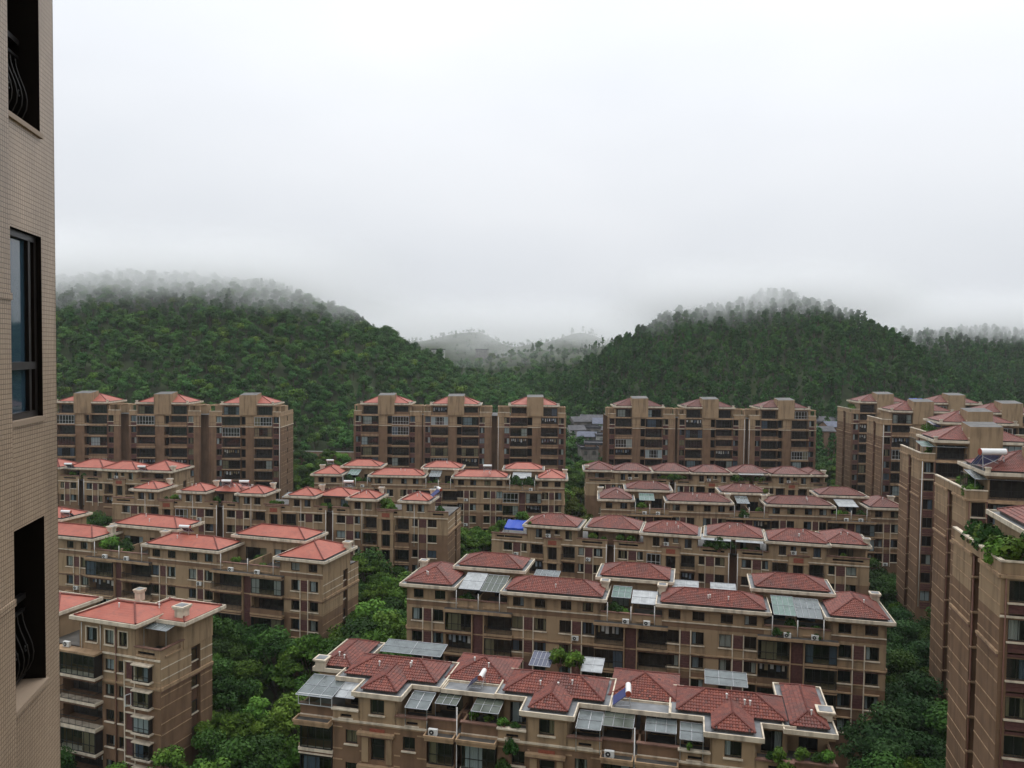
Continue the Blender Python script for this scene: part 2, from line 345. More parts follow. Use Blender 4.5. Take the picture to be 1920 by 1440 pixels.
def rail_mesh(w, h, side):
    key = ('ra', w, h, side)
    if key not in CACHE:
        b = MB(); b.box(0, w, -0.03, 0.03, h - 0.06, h); b.box(0, w, -0.02, 0.02, 0.06, 0.10)
        n = max(2, int(w / 0.16))
        for i in range(n + 1):
            x = w * i / n; t = 0.022 if i % 6 == 0 else 0.012
            b.box(x - t, x + t, -t, t, 0, h - 0.05)
        if side > 0:
            for x in (0.02, w - 0.02):
                b.box(x - 0.03, x + 0.03, 0.03, side, h - 0.06, h); k = max(2, int(side / 0.16))
                for i in range(1, k): b.box(x - 0.012, x + 0.012, side * i / k - 0.012, side * i / k + 0.012, 0, h - 0.05)
        CACHE[key] = b.mesh('railing', ['iron'])
    return CACHE[key]
def ac_mesh():
    if 'ac' not in CACHE:
        b = MB(); b.box(0, 0.85, 0, 0.32, 0.06, 0.62); b.box(0.05, 0.12, 0.02, 0.30, 0, 0.06); b.box(0.7, 0.77, 0.02, 0.30, 0, 0.06)
        CACHE['ac'] = b.mesh('air_conditioner', ['ac_white'])
        g = MB(); g.tube((0.32, 0.01, 0.34), (0.32, -0.02, 0.34), 0.23, 16); CACHE['fan'] = g.mesh('fan_grille', ['fan_black'])
        h = MB(); h.tube((0.32, -0.018, 0.34), (0.32, -0.03, 0.34), 0.07, 10); CACHE['hub'] = h.mesh('hub', ['ac_white'])
    return CACHE['ac']
def ac_unit(parent, x, y, z, rz=0.0):
    o = put('air_conditioner', ac_mesh(), parent, (x, y, z), rz); put('fan_grille', CACHE['fan'], o); put('hub', CACHE['hub'], o); return o
def pipe(parent, pts, r=0.06, mat='pipe_white', name='downpipe'):
    b = MB()
    for p, q in zip(pts, pts[1:]): b.tube(p, q, r, 8)
    return b.build(name, [mat], parent, smooth=True)

class Bld:
    WM = ['wall_beige', 'wall_brown', 'wall_brown_dark', 'opening_shade', 'recess_shade', 'terrace_floor']
    def __init__(s, name, label, ox, oy, ang, ze, lod=0, cat='apartment building', group=None, tile=None):
        s.root = thing(name, label, cat, (ox, oy, 0), ang, group); s.ze = ze; s.lod = lod; s.w = MB(); s.tile = tile; s.rng = random.Random(label)
    def mass(s, x0, x1, y0, y1, z0, z1, mat=1): s.w.box(x0, x1, y0, y1, z0, z1, mat)
    def finish(s): s.w.build('wall', Bld.WM, s.root)
    def b(s, name, mat, *a): return bx(name, mat, s.root, *a)

class Fac:
    """one wall plane with real openings; s runs to the right seen from outside, d runs inwards"""
    def __init__(f, bl, ox, oy, rz, s0, s1, z0, z1, split=()):
        f.bl = bl; f.ox = ox; f.oy = oy; f.rz = rz; f.c = math.cos(rz); f.n = math.sin(rz); f.s0, f.s1, f.z0, f.z1 = s0, s1, z0, z1
        f.op = []; f.reveal = None; f.split = split        # split: [(z, mat)] mat used below z, last = top
    def p(f, s, d, z): return (f.ox + f.c * s - f.n * d, f.oy + f.n * s + f.c * d, z)
    def box(f, name, mat, s0, s1, d0, d1, z0, z1, parent=None):
        return put(name, unit(mat), f.bl.root if parent is None else parent, f.p(s0, d0, z0), f.rz, (s1 - s0, d1 - d0, z1 - z0))
    def obj(f, name, me, s, d, z): return put(name, me, f.bl.root, f.p(s, d, z), f.rz)
    def hole(f, s0, s1, z0, z1, depth, back=3): f.op.append((s0, s1, z0, z1, depth, back))
    def window(f, s0, s1, z0, z1, cols=None, sill=True, hood=False, mat='frame_dark', depth=0.14, rows=()):
        g = f.bl.rng; w = q1(s1 - s0); h = q1(z1 - z0); s1 = s0 + w; z1 = z0 + h
        f.hole(s0, s1, z0, z1, 0.55)
        cols = cols or max(1, round(w / 0.75))
        cur = g.choice([-1, -1, 0, 1, 2, 3, 0, 1])
        if f.bl.lod == 0:
            o = f.obj('window', frame_mesh(w, h, cols, rows, 0.06, mat), s0, depth, z0)
            put('pane', pane_mesh(w, h, 'pane'), o)
            if cur >= 0 and g.random() < 0.9: put('curtain', curtain_mesh(w, h, g.choice([0, 1, 2, 2, 3, 4]), g.choice(CLOTH)), o)
        else:
            o = f.obj('window', farwin_mesh(w, h, cols, cur if g.random() < 0.8 else -1, g.choice(CLOTH)), s0, depth, z0)
        if sill: f.box('sill', 'trim_cream', s0 - 0.12, s1 + 0.12, -0.16, 0.1, z0 - 0.14, z0 - 0.012)
        if hood: f.box('hood', 'trim_tan', s0 - 0.15, s1 + 0.15, -0.28, 0.0, z1 + 0.12, z1 + 0.26)
        return o
    def panel(f, s0, s1, z0, z1, d=-0.03): return f.obj('panel', panel_mesh(q1(s1 - s0), q1(z1 - z0)), s0, d, z0)
    def balcony(f, s0, s1, zf, h=2.55, out=0.35, kind=None, depth=1.5, lip='trim_tan'):
        g = f.bl.rng; w = q1(s1 - s0); s1 = s0 + w
        f.hole(s0, s1, zf, zf + h, depth, 4)
        kind = kind or g.choice(['rail', 'rail', 'glaze', 'glaze', 'glaze', 'wall'])
        sl = f.box('balcony', lip, s0 - 0.15, s1 + 0.15, -out, 0.0, zf - 0.30, zf - 0.02)
        f.box('fascia', 'wall_brown_dark', s0 - 0.05, s1 + 0.05, -out + 0.1, -0.003, zf - 0.55, zf - 0.30)
        fl = f.bl.lod
        f.obj('window', farwin_mesh(q1(w * 0.72), 2.2, 3, g.choice([-1, 0, 1, 2, 3]), g.choice(CLOTH)), s0 + w * 0.14, depth - 0.03, zf)
        if kind == 'rail' or kind == 'wall':
            if kind == 'wall': f.box('parapet', 'wall_brown', s0 - 0.1, s1 + 0.1, -out + 0.04, -out + 0.16, zf - 0.02, zf + 0.75)
            f.obj('railing', rail_mesh(w, 1.0 if kind == 'rail' else 0.9, out), s0, -out + 0.08, zf)
            if g.random() < 0.25:      # washing on a line
                b = MB(); x = 0.3
                while x < w - 0.5:
                    ww = g.uniform(0.25, 0.5); hh = g.uniform(0.5, 1.0); k = g.randrange(5); b.box(x, x + ww, -0.01, 0.01, -hh, 0, k); x += ww + g.uniform(0.05, 0.5)
                b.tube((0, 0, 0.01), (w, 0, 0.01), 0.012, 5, 0)
                put('laundry', b.mesh('laundry', CLOTH), f.bl.root, f.p(s0, 0.5, zf + h - 0.3), f.rz)
        else:
            hh = q1(h - 0.1)
            o = f.obj('glazing', frame_mesh(w, hh, max(2, round(w / 0.85)), (0.38,), 0.07, g.choice(['frame_dark', 'frame_dark', 'frame_dark', 'frame_white']) if fl else 'frame_dark'), s0, -out + 0.1, zf)
            put('pane', pane_mesh(w, hh, 'pane'), o)
            if g.random() < 0.6: put('curtain', curtain_mesh(w, hh, g.choice([0, 1, 2, 4]), g.choice(CLOTH)), o)
            f.box('cheek', 'frame_dark', s0 - 0.02, s0 + 0.03, -out + 0.14, 0, zf, zf + h - 0.1); f.box('cheek', 'frame_dark', s1 - 0.03, s1 + 0.02, -out + 0.14, 0, zf, zf + h - 0.1)
            f.box('canopy_slab', lip, s0 - 0.1, s1 + 0.1, -out, 0, zf + h, zf + h + 0.12)
        return sl
    def belt(f, z, h=0.14, out=0.10, mat='trim_cream', s0=None, s1=None, name='string_course'):
        f.box(name, mat, (f.s0 if s0 is None else s0), (f.s1 if s1 is None else s1), -out, -0.002, z, z + h)
    def done(f):
        ss = {f.s0, f.s1}; zs = {f.z0, f.z1} | {z for z, _ in f.split if f.z0 < z < f.z1}
        for a, b, c, d, e, k in f.op: ss |= {a, b}; zs |= {c, d}
        ss = sorted(x for x in ss if f.s0 - 1e-6 <= x <= f.s1 + 1e-6); zs = sorted(x for x in zs if f.z0 - 1e-6 <= x <= f.z1 + 1e-6)
        W = f.bl.w
        def mat_at(z):
            for zz, m in f.split:
                if z < zz: return m
            return f.split[-1][1] if f.split else 1
        for j in range(len(zs) - 1):
            zc = (zs[j] + zs[j + 1]) / 2; run = None
            for i in range(len(ss) - 1):
                c = (ss[i] + ss[i + 1]) / 2
                inside = any(a < c < b and z0 < zc < z1 for a, b, z0, z1, e, k in f.op)
                if not inside:
                    if run is None: run = [ss[i], ss[i + 1]]
                    else: run[1] = ss[i + 1]
                if (inside or i == len(ss) - 2) and run:
                    W.face([f.p(run[0], 0, zs[j]), f.p(run[1], 0, zs[j]), f.p(run[1], 0, zs[j + 1]), f.p(run[0], 0, zs[j + 1])], mat_at(zc)); run = None
        for a, b, c, d, e, k in f.op:
            m = mat_at((c + d) / 2) if f.reveal is None else f.reveal
            W.face([f.p(a, e, c), f.p(b, e, c), f.p(b, e, d), f.p(a, e, d)], k)
            W.face([f.p(a, 0, c), f.p(a, e, c), f.p(a, e, d), f.p(a, 0, d)], m); W.face([f.p(b, 0, c), f.p(b, 0, d), f.p(b, e, d), f.p(b, e, c)], m)
            W.face([f.p(a, 0, c), f.p(b, 0, c), f.p(b, e, c), f.p(a, e, c)], m); W.face([f.p(a, 0, d), f.p(a, e, d), f.p(b, e, d), f.p(b, 0, d)], m)

def slope(b, p0, ds, dt, L, T, ra, rb, z0, k, tile, rg, mat=0):
    """one roof plane; at run t it spans s in [ra*t, L-rb*t]; tile = (pitch, course, samples) lays real waved courses"""
    def P(s, t, dz=0.0): return (p0[0] + ds[0] * s + dt[0] * t, p0[1] + ds[1] * s + dt[1] * t, z0 + k * t + dz)
    if not tile:
        pts = [P(0, 0), P(L, 0), P(L - rb * T, T), P(ra * T, T)]
        if L - rb * T - ra * T < 0.02: pts = pts[:3]
        b.face(pts, mat, 0.5); return
    pit, crs, ns = tile
    nc = max(1, round(T / crs)); 
    for c in range(nc):
        t0 = T * c / nc; t1 = T * (c + 1) / nc
        lo0, hi0 = ra * t0, L - rb * t0; lo1, hi1 = ra * t1, L - rb * t1
        a = min(lo0, lo1); e = max(hi0, hi1)
        i0 = math.floor(a / pit); i1 = math.ceil(e / pit)
        for i in range(i0, i1):
            col = min(1, max(0, rg.gauss(0.5, 0.17)))
            for q in range(ns):
                sa = (i + q / ns) * pit; sb = (i + (q + 1) / ns) * pit
                a0, b0 = min(max(sa, lo0), hi0), min(max(sb, lo0), hi0); a1, b1 = min(max(sa, lo1), hi1), min(max(sb, lo1), hi1)
                if b0 - a0 < 1e-4 and b1 - a1 < 1e-4: continue
                wa = 0.055 * math.sin(math.pi * q / ns); wb = 0.055 * math.sin(math.pi * (q + 1) / ns)
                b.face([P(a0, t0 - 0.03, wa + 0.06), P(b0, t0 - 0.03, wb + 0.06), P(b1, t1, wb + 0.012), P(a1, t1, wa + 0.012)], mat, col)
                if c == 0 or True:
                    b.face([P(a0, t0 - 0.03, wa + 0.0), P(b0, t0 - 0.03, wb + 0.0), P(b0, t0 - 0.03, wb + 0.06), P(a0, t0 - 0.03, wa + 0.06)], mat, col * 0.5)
ROOF = {'tile_red': 'ridge_red', 'tile_old': 'ridge_red', 'tile_maroon': 'ridge_maroon', 'shingle': 'ridge_salmon'}
TILE = {0: (0.25, 0.30, 4), 1: (0.34, 0.36, 3), 2: (0.55, 0.55, 2)}
def caps(roof, lines, mat, r=0.10):
    for p, q in lines:
        b = MB(); p = Vector(p); q = Vector(q); n = max(1, round((q - p).length / 0.45))
        for i in range(n):
            b.tube(p.lerp(q, i / n), p.lerp(q, (i + 1.06) / n), r * 1.18, 6, 0, r * 0.92, False)
        b.build('ridge_cap', [mat], roof)
def gutter(parent, x0, x1, y0, y1, z, trim='trim_cream', t=0.12):
    b = MB(); b.box(x0, x1, y0, y1, z - 0.28, z - 0.06, 0); b.ring(x0, x1, y0, y1, z - 0.06, z + 0.12, t, 0)
    b.box(x0 + t + 0.002, x1 - t - 0.002, y0 + t + 0.002, y1 - t - 0.002, z - 0.06, z - 0.045, 1)
    b.box(x0 + 0.22, x1 - 0.22, y0 + 0.22, y1 - 0.22, z - 0.46, z - 0.28, 2); b.box(x0 + 0.45, x1 - 0.45, y0 + 0.45, y1 - 0.45, z - 0.60, z - 0.46, 2)
    return b.build('gutter', [trim, 'gutter_grey', 'trim_tan'], parent)
def hip(bl, x0, x1, y0, y1, z, k=0.42, mat='tile_red', inset=0.62, gut=True, lod=None, up=0.22, dormer=None):
    """a hipped roof on a dark upstand inside a cream box gutter (x0..x1, y0..y1 is the gutter's outer edge)"""
    lod = bl.lod if lod is None else lod
    til = TILE[min(2, lod)] if mat.startswith('tile') else None
    a0, a1, b0, b1 = x0 + inset, x1 - inset, y0 + inset, y1 - inset; zz = z + up
    W, D = a1 - a0, b1 - b0; b = MB(); rg = bl.rng; h = min(W, D) / 2
    if W >= D:
        slope(b, (a0, b0), (1, 0), (0, 1), W, h, 1, 1, zz, k, til, rg); slope(b, (a1, b1), (-1, 0), (0, -1), W, h, 1, 1, zz, k, til, rg)
        slope(b, (a1, b0), (0, 1), (-1, 0), D, h, 1, 1, zz, k, til, rg); slope(b, (a0, b1), (0, -1), (1, 0), D, h, 1, 1, zz, k, til, rg)
        r0, r1 = (a0 + h, b0 + h, zz + k * h), (a1 - h, b0 + h, zz + k * h)
        lines = [((a0, b0, zz), r0), ((a0, b1, zz), r0), ((a1, b0, zz), r1), ((a1, b1, zz), r1), (r0, r1)]
    else:
        slope(b, (a0, b0), (1, 0), (0, 1), W, h, 1, 1, zz, k, til, rg); slope(b, (a1, b1), (-1, 0), (0, -1), W, h, 1, 1, zz, k, til, rg)
        slope(b, (a1, b0), (0, 1), (-1, 0), D, h, 1, 1, zz, k, til, rg); slope(b, (a0, b1), (0, -1), (1, 0), D, h, 1, 1, zz, k, til, rg)
        r0, r1 = (a0 + h, b0 + h, zz + k * h), (a0 + h, b1 - h, zz + k * h)
        lines = [((a0, b0, zz), r0), ((a1, b0, zz), r0), ((a0, b1, zz), r1), ((a1, b1, zz), r1), (r0, r1)]
    if dormer:
        d0, d1, vf = dormer; T = (d1 - d0) / 2; uc = (d0 + d1) / 2; L = b0 - vf
        slope(b, (d0, b0 - 0.0), (0, -1), (1, 0), L, T, -1, 1, zz, k, til, rg)
        slope(b, (d1, vf), (0, 1), (-1, 0), L, T, 1, -1, zz, k, til, rg)
        slope(b, (d0, vf), (1, 0), (0, 1), 2 * T, T, 1, 1, zz, k, til, rg)
        rf, rb_ = (uc, vf + T, zz + k * T), (uc, b0 + T, zz + k * T)
        lines += [((d0, vf, zz), rf), ((d1, vf, zz), rf), (rf, rb_)]
    o = b.build('roof', [mat], bl.root, attr=mat.startswith('tile'))
    if til: o['kind'] = 'stuff' if False else 'part'; del o['kind']
    lines = [(Vector(p) + Vector((0, 0, 0.06)), Vector(q) + Vector((0, 0, 0.06))) for p, q in lines if (Vector(p) - Vector(q)).length > 0.05]
    caps(o, lines, ROOF[mat], 0.10 if lod < 2 else 0.13)
    s = MB(); s.box(a0 + 0.16, a1 - 0.16, b0 + 0.16, b1 - 0.16, z - 0.045, zz + 0.02)
    if dormer: s.box(d0 + 0.16, d1 - 0.16, vf + 0.16, b0 + 0.2, z - 0.045, zz + 0.018)
    s.build('upstand', ['terrace_floor'], o)
    if gut: gutter(o, x0, x1, y0, y1, z)
    if lod < 2 and W > 3 and rg.random() < 0.75:      # soil-stack vents poking through
        for _ in range(rg.randrange(1, 4)):
            tx = rg.uniform(0.3, 0.7); t_ = rg.uniform(0.35, 0.8) * h; v = MB(); x_ = a0 + W * tx; y_ = b0 + t_; zv = zz + k * t_
            v.tube((x_, y_, zv - 0.1), (x_, y_, zv + 0.42), 0.06, 6); v.tube((x_, y_, zv + 0.42), (x_, y_, zv + 0.52), 0.11, 6); v.build('vent_pipe', ['pipe_white'], o)
    return o
def chimney(parent, x, y, z, w=0.9, h=1.3, mat='trim_cream'):
    b = MB(); b.box(x - w / 2, x + w / 2, y - w / 2, y + w / 2, z, z + h * 0.72); b.box(x - w * 0.62, x + w * 0.62, y - w * 0.62, y + w * 0.62, z + h * 0.72, z + h * 0.86)
    b.box(x - w * 0.70, x + w * 0.70, y - w * 0.70, y + w * 0.70, z + h * 0.86, z + h, 0); b.box(x - w * 0.5, x + w * 0.5, y - w * 0.5, y + w * 0.5, z + h, z + h + 0.02, 1)
    return b.build('chimney', [mat, 'gutter_grey'], parent)
def canopy(parent, x0, x1, y0, y1, z0, z1, mat='canopy_glass', ribs=4, legs=True, name='canopy'):
    """a sheet on a light frame, falling from z1 at the back (y1) to z0 at the front (y0)"""
    b = MB(); b.face([(x0, y0, z0), (x1, y0, z0), (x1, y1, z1), (x0, y1, z1)]); b.face([(x0, y0, z0 - 0.03), (x0, y1, z1 - 0.03), (x1, y1, z1 - 0.03), (x1, y0, z0 - 0.03)])
    o = b.build(name, [mat], parent); f = MB()
    for i in range(ribs + 1):
        x = x0 + (x1 - x0) * i / ribs; f.tube((x, y0, z0 + 0.03), (x, y1, z1 + 0.03), 0.02, 5)
    for j in range(3):
        t = j / 2; f.tube((x0, y0 + (y1 - y0) * t, z0 + (z1 - z0) * t + 0.03), (x1, y0 + (y1 - y0) * t, z0 + (z1 - z0) * t + 0.03), 0.035 if j != 1 else 0.02, 5)
    if legs:
        for x in (x0 + 0.05, x1 - 0.05): f.tube((x, y0 + 0.05, z0), (x, y0 + 0.05, z0 - 2.1), 0.035, 6)
    f.build('canopy_frame', ['steel'], o); return o
def parapet_slot(f, s0, s1, zb, zt, slot=None, cap='parapet_brown'):
    """a terrace front: wall with a brown coping and a recessed planter slot"""
    f.box('coping', cap, s0 - 0.1, s1 + 0.1, -0.16, 0.22, zt, zt + 0.13)
    if slot:
        f.hole(slot[0], slot[1], zb + 0.12, zb + 0.5, 0.3, 3)
        f.box('slot_sill', 'trim_tan', slot[0] - 0.15, slot[1] + 0.15, -0.14, 0.05, zb - 0.03, zb + 0.1)

HEATERS = []
def solar_heater(loc, rz, label, s=1.0, tank='white_paint', panel='tube_dark'):
    o = thing('solar_water_heater', label, 'water heater', loc, rz, 'solar water heaters on the roofs'); o.scale = (s, s, s)
    b = MB(); b.tube((-0.95, 0.55, 1.35), (0.95, 0.55, 1.35), 0.25, 16); b.build('tank', [tank], o, smooth=False)
    e = MB(); e.tube((-0.99, 0.55, 1.35), (-0.95, 0.55, 1.35), 0.255, 16); e.tube((0.95, 0.55, 1.35), (0.99, 0.55, 1.35), 0.255, 16); e.build('end_cap', ['rust_red'], o)
    t = MB()
    for i in range(18):
        x = -0.86 + i * 0.101; t.tube((x, 0.42, 1.2), (x, -0.75, 0.25), 0.035, 6)
    t.build('collector_tubes', [panel], o)
    l = MB()
    for x in (-0.8, 0.8):
        l.tube((x, 0.6, 1.2), (x, 0.75, 0), 0.03, 5); l.tube((x, 0.4, 1.12), (x, -0.8, 0.2), 0.03, 5); l.tube((x, -0.8, 0.2), (x, -0.8, 0), 0.03, 5); l.tube((x, 0.72, 0.25), (x, -0.78, 0.2), 0.02, 5); l.tube((x, -0.1, 0.2), (x, 0.62, 1.0), 0.02, 5)
    l.tube((-0.8, 0.72, 0.3), (0.8, 0.65, 1.0), 0.02, 5); l.tube((0.8, 0.72, 0.3), (-0.8, 0.65, 1.0), 0.02, 5); l.tube((-0.9, -0.78, 0.22), (0.9, -0.78, 0.22), 0.04, 6)
    l.build('stand', ['steel'], o); return o
# ---------------------------------------------------------------- apartment rows seen from their balcony side (hip, terrace, hip ...)
FH = 3.05
def end_wall(bl, f, s0, s1, zt, nfl, slot=True):
    """gable end: two pale lines a storey, a narrow recessed stair slot with windows"""
    m = (s0 + s1) / 2 + 0.6
    if slot:
        f.hole(m, m + 1.5, 0.5, min(zt - 0.3, f.z1 - 0.25), 0.45, 2)
        for i in range(nfl):
            z = zt - 2.9 - i * FH
            if z + 2.4 > f.z1: continue
            bl_w = farwin_mesh(1.2, 1.4, 1, -1, 'cloth_a'); f.obj('window', bl_w, m + 0.15, 0.40, z + 1.0)
            f.box('sill', 'trim_cream', m, m + 1.5, 0.25, 0.44, z + 0.84, z + 0.98)
    for i in range(nfl):
        z = zt - 2.9 - i * FH
        for k in (0.75, 2.0):
            if z + k + 0.1 > f.z1: continue
            for a, b in (((s0, m), (m + 1.5, s1)) if slot else ((s0, s1),)):
                f.box('string_course', 'trim_cream' if i < 2 else 'trim_tan', a, b, -0.035, -0.002, z + k, z + k + 0.10)
    f.box('cornice', 'trim_tan', s0, s1, -0.18, -0.002, zt - 2.9 - FH - 0.35, zt - 2.9 - FH + 0.0)
    f.box('cornice', 'parapet_brown', s0, s1, -0.10, -0.002, zt - 2.9 - FH - 0.55, zt - 2.9 - FH - 0.352)

def type_a(label, ox, oy, ang, ze, lod, mat, nfl, h=8.0, t=6.25, w=14.25, skip_left=0.0, extras=None, solid_terr=(), ends=(True, True), D=12.4):
    bl = Bld('apartment_building', label, ox, oy, ang, ze, lod, tile=mat); r = bl.root; g = bl.rng
    L = 2 * h + 3 * t + 2 * w
    f6 = ze - 2.9
    hs = [(0, h, 'e'), (h + t, h + t + w, 'w'), (h + 2 * t + w, h + 2 * t + 2 * w, 'w'), (L - h, L, 'e')]
    ts = [(hs[i][1], hs[i + 1][0]) for i in range(3)]
    a, e = 0.85, L - 0.85
    bl.mass(a + 1.6, e - 1.6, 2.45, D - 0.02, 0, f6 - 0.03, 1); bl.w.box(a + 0.02, e - 0.02, D - 0.05, D - 0.02, 0, f6 - 0.03, 1)
    bl.w.box(a + 0.3, e - 0.3, 1.0, D - 0.3, f6 - 0.03, f6, 5)
    f = Fac(bl, 0, 0.8, 0, a, e, 0, f6, [(ze - 5.85 - FH + 0.3, 1), (ze, 0)])
    # typical storeys
    for i in range(1, nfl + 1):
        z = f6 - i * FH; hd = i > 1
        for (x0, x1, k) in hs:
            base = [x0 + 1.6, x0 + 3.3, x0 + 4.65] if k == 'e' else [x0 + 1.5, x0 + 3.15, x0 + 4.6]
            if k == 'e' and x0 > 1: base = [x1 - 6.3, x1 - 4.6, x1 - 3.15]
            sets = [base] if k == 'e' else [base, [x1 - 6.25, x1 - 4.6, x1 - 3.2]]
            for (wa, pa, wb) in sets:
                f.window(wa, wa + 1.55, z + 0.9, z + 2.6, hood=hd); f.window(wb, wb + 1.55, z + 0.9, z + 2.6, hood=hd)
                f.panel(wa + 1.7, wb - 0.15, z + 0.9, z + 2.6)
                if g.random() < 0.16: ac_unit(r, wa + 1.75, 0.42, z + 0.12)
                if lod == 0: f.box('sill_rail', 'trim_tan', wa + 1.67, wb - 0.12, -0.14, -0.002, z + 0.76, z + 0.89)
        for (x0, x1) in ts:
            c = (x0 + x1) / 2; bw = (x1 - x0) / 2 + 1.55 - 0.9
            for sx in (c - 0.9 - bw, c + 0.9): f.balcony(sx + 0.05, sx + bw - 0.05, z + 0.02, 2.45, out=0.82 if mat == 'shingle' else 0.45)
            f.panel(c - 0.7, c + 0.7, z - 0.3, z + FH - 0.35, -0.12)
    zb = f6 - nfl * FH
    for (x0, x1, k) in hs:
        sets = [x0 + 1.6] if k == 'e' and x0 < 1 else ([x1 - 6.3] if k == 'e' else [x0 + 1.5, x1 - 6.25])
        for wa in sets:
            for px in (wa + 1.58, wa + 2.92): f.box('mullion', 'trim_cream', px, px + 0.13, -0.20, -0.15, zb, f6 - 0.25)
    for (x0, x1) in ts:
        c = (x0 + x1) / 2
        for px in (c - 0.88, c + 0.75): f.box('mullion', 'trim_tan', px, px + 0.13, -0.48, -0.002, zb, f6 - 0.32)
        lo, hi = max(a, x0 - 1.6), min(e, x1 + 1.6)
        f.box('terrace_slab', 'terrace_floor', lo, hi, -0.85, -0.002, f6 - 0.16, f6 + 0.0); f.box('terrace_fascia', 'trim_tan', lo - 0.05, hi + 0.05, -0.92, -0.85, f6 - 0.36, f6 + 0.02)
        f.box('terrace_soffit', 'wall_brown', lo, hi, -0.85, -0.002, f6 - 0.36, f6 - 0.162)
    f.belt(f6 - FH - 0.42, 0.16, 0.14, 'trim_tan'); f.belt(f6 - FH - 0.62, 0.12, 0.08, 'parapet_brown')
    f.done()
    # top storey blocks with their hipped roofs
    for n, (x0, x1, k) in enumerate(hs):
        b0, b1 = x0 + 0.85, x1 - 0.85; dep = 9.6 if k == 'e' else 6.2
        ft = Fac(bl, 0, 0.8, 0, b0, b1, f6, ze - 0.3, [(ze, 0)])
        ws = [x0 + 1.85, x0 + 4.9] if k == 'e' and n == 0 else ([x1 - 6.35, x1 - 3.3] if k == 'e' else [x0 + 1.65, x0 + 4.65, x1 - 6.1, x1 - 3.2])
        for wx in ws: ft.window(wx, wx + 1.45, ze - 1.95, ze - 0.5, sill=False)
        ft.belt(f6 + 0.62, 0.13, 0.12); ft.belt(f6 + 0.0, 0.5, 0.03, 'wall_brown'); ft.done()
        bl.w.box(b0, b0 + 0.25, 0.8, dep, f6, ze - 0.3, 0); bl.w.box(b1 - 0.25, b1, 0.8, dep, f6, ze - 0.3, 0); bl.w.box(b0, b1, dep - 0.25, dep, f6, ze - 0.3, 0); bl.w.box(b0 + 0.25, b1 - 0.25, 1.5, dep - 0.25, f6, ze - 0.3, 0)
        hip(bl, x0, x1, 0, dep + 0.9, ze, 0.42, mat)
        chimney(r, (x0 + 0.7) if n in (0, 2) else x1 - 0.7, dep - 1.2, ze - 0.05, 0.95, 1.35)
    # penthouses set back over the terraces
    for n, (x0, x1) in enumerate(ts):
        c = (x0 + x1) / 2; pw = (x1 - x0) / 2 + 2.2
        fp = Fac(bl, 0, 6.9, 0, c - pw + 0.7, c + pw - 0.7, f6, ze + 0.9, [(ze + 2, 0)])
        fp.window(c - t / 2 + 0.1, c - 0.7, f6 + 0.05, f6 + 2.25, cols=3, sill=False); fp.window(c + 0.7, c + t / 2 - 0.1, f6 + 0.05, f6 + 2.25, cols=3, sill=False)
        fp.done(); bl.w.box(c - pw + 0.7, c + pw - 0.7, 7.5, D, f6, ze + 0.9, 0); bl.w.box(c - pw + 0.7, c - pw + 0.9, 6.9, 7.5, f6, ze + 0.9, 0); bl.w.box(c + pw - 0.9, c + pw - 0.7, 6.9, 7.5, f6, ze + 0.9, 0)
        hip(bl, c - pw, c + pw, 6.1, 13.2, ze + 1.2, 0.42, mat)
        ft = Fac(bl, 0, 0.8, 0, x0 - 0.85, x1 + 0.85, f6, f6 + 1.15, [(ze, 0)])
        parapet_slot(ft, x0 - 0.7, c - 0.25, f6 + 0.25, f6 + 1.15, (x0 + 0.3, c - 0.8)); parapet_slot(ft, c + 0.25, x1 + 0.7, f6 + 0.25, f6 + 1.15, (c + 0.8, x1 - 0.3))
        ft.belt(f6 + 0.62, 0.12, 0.10, s0=x0 - 0.85, s1=x0 + 0.2); ft.done(); bl.w.box(x0 - 0.6, x1 + 0.6, 0.81, 1.05, f6, f6 + 1.14, 0)
        bl.w.box(c - 0.1, c + 0.1, 1.05, 6.9, f6, f6 + 1.6, 0)
        pipe(r, [(x0 + 0.1, 0.35, ze - 0.3), (x0 + 0.1, 0.35, f6 + 0.1)]); pipe(r, [(c, 0.6, f6 + 2.2), (c, 0.6, f6 + 0.1)]); pipe(r, [(x1 - 0.1, 0.35, ze - 0.3), (x1 - 0.1, 0.35, f6 + 0.1)])
        if g.random() < 0.8: ac_unit(r, x0 + g.uniform(1.2, 2.2), 0.02, f6 + 0.02)
        if g.random() < 0.8: ac_unit(r, c + g.uniform(1.0, 2.0), 0.02, f6 + 0.02)
    # low service strips and light roofs behind the wide hips
    for (x0, x1, k) in hs[1:3]:
        bl.w.box(x0 + 1.2, x1 - 1.2, 6.9, D, f6, f6 + 1.1, 0)
    # gable ends
    sp = [(ze - 5.85 - FH + 0.3, 1), (ze, 0)]
    if ends[1]:
        fe = Fac(bl, e, 0, R(90), 0.8, D, 0, f6, sp); end_wall(bl, fe, 0.8, D, ze, nfl); fe.done()
    else: bl.w.box(e - 0.02, e, 0.8, D, 0, f6, 1)
    if ends[0]:
        fe = Fac(bl, a, 0, R(-90), -D, -0.8, 0, f6, sp); end_wall(bl, fe, -D, -0.8, ze, nfl); fe.done()
    else: bl.w.box(a, a + 0.02, 0.8, D, 0, f6, 1)
    bl.hs, bl.ts, bl.f6, bl.L = hs, ts, f6, L
    bl.finish(); return bl

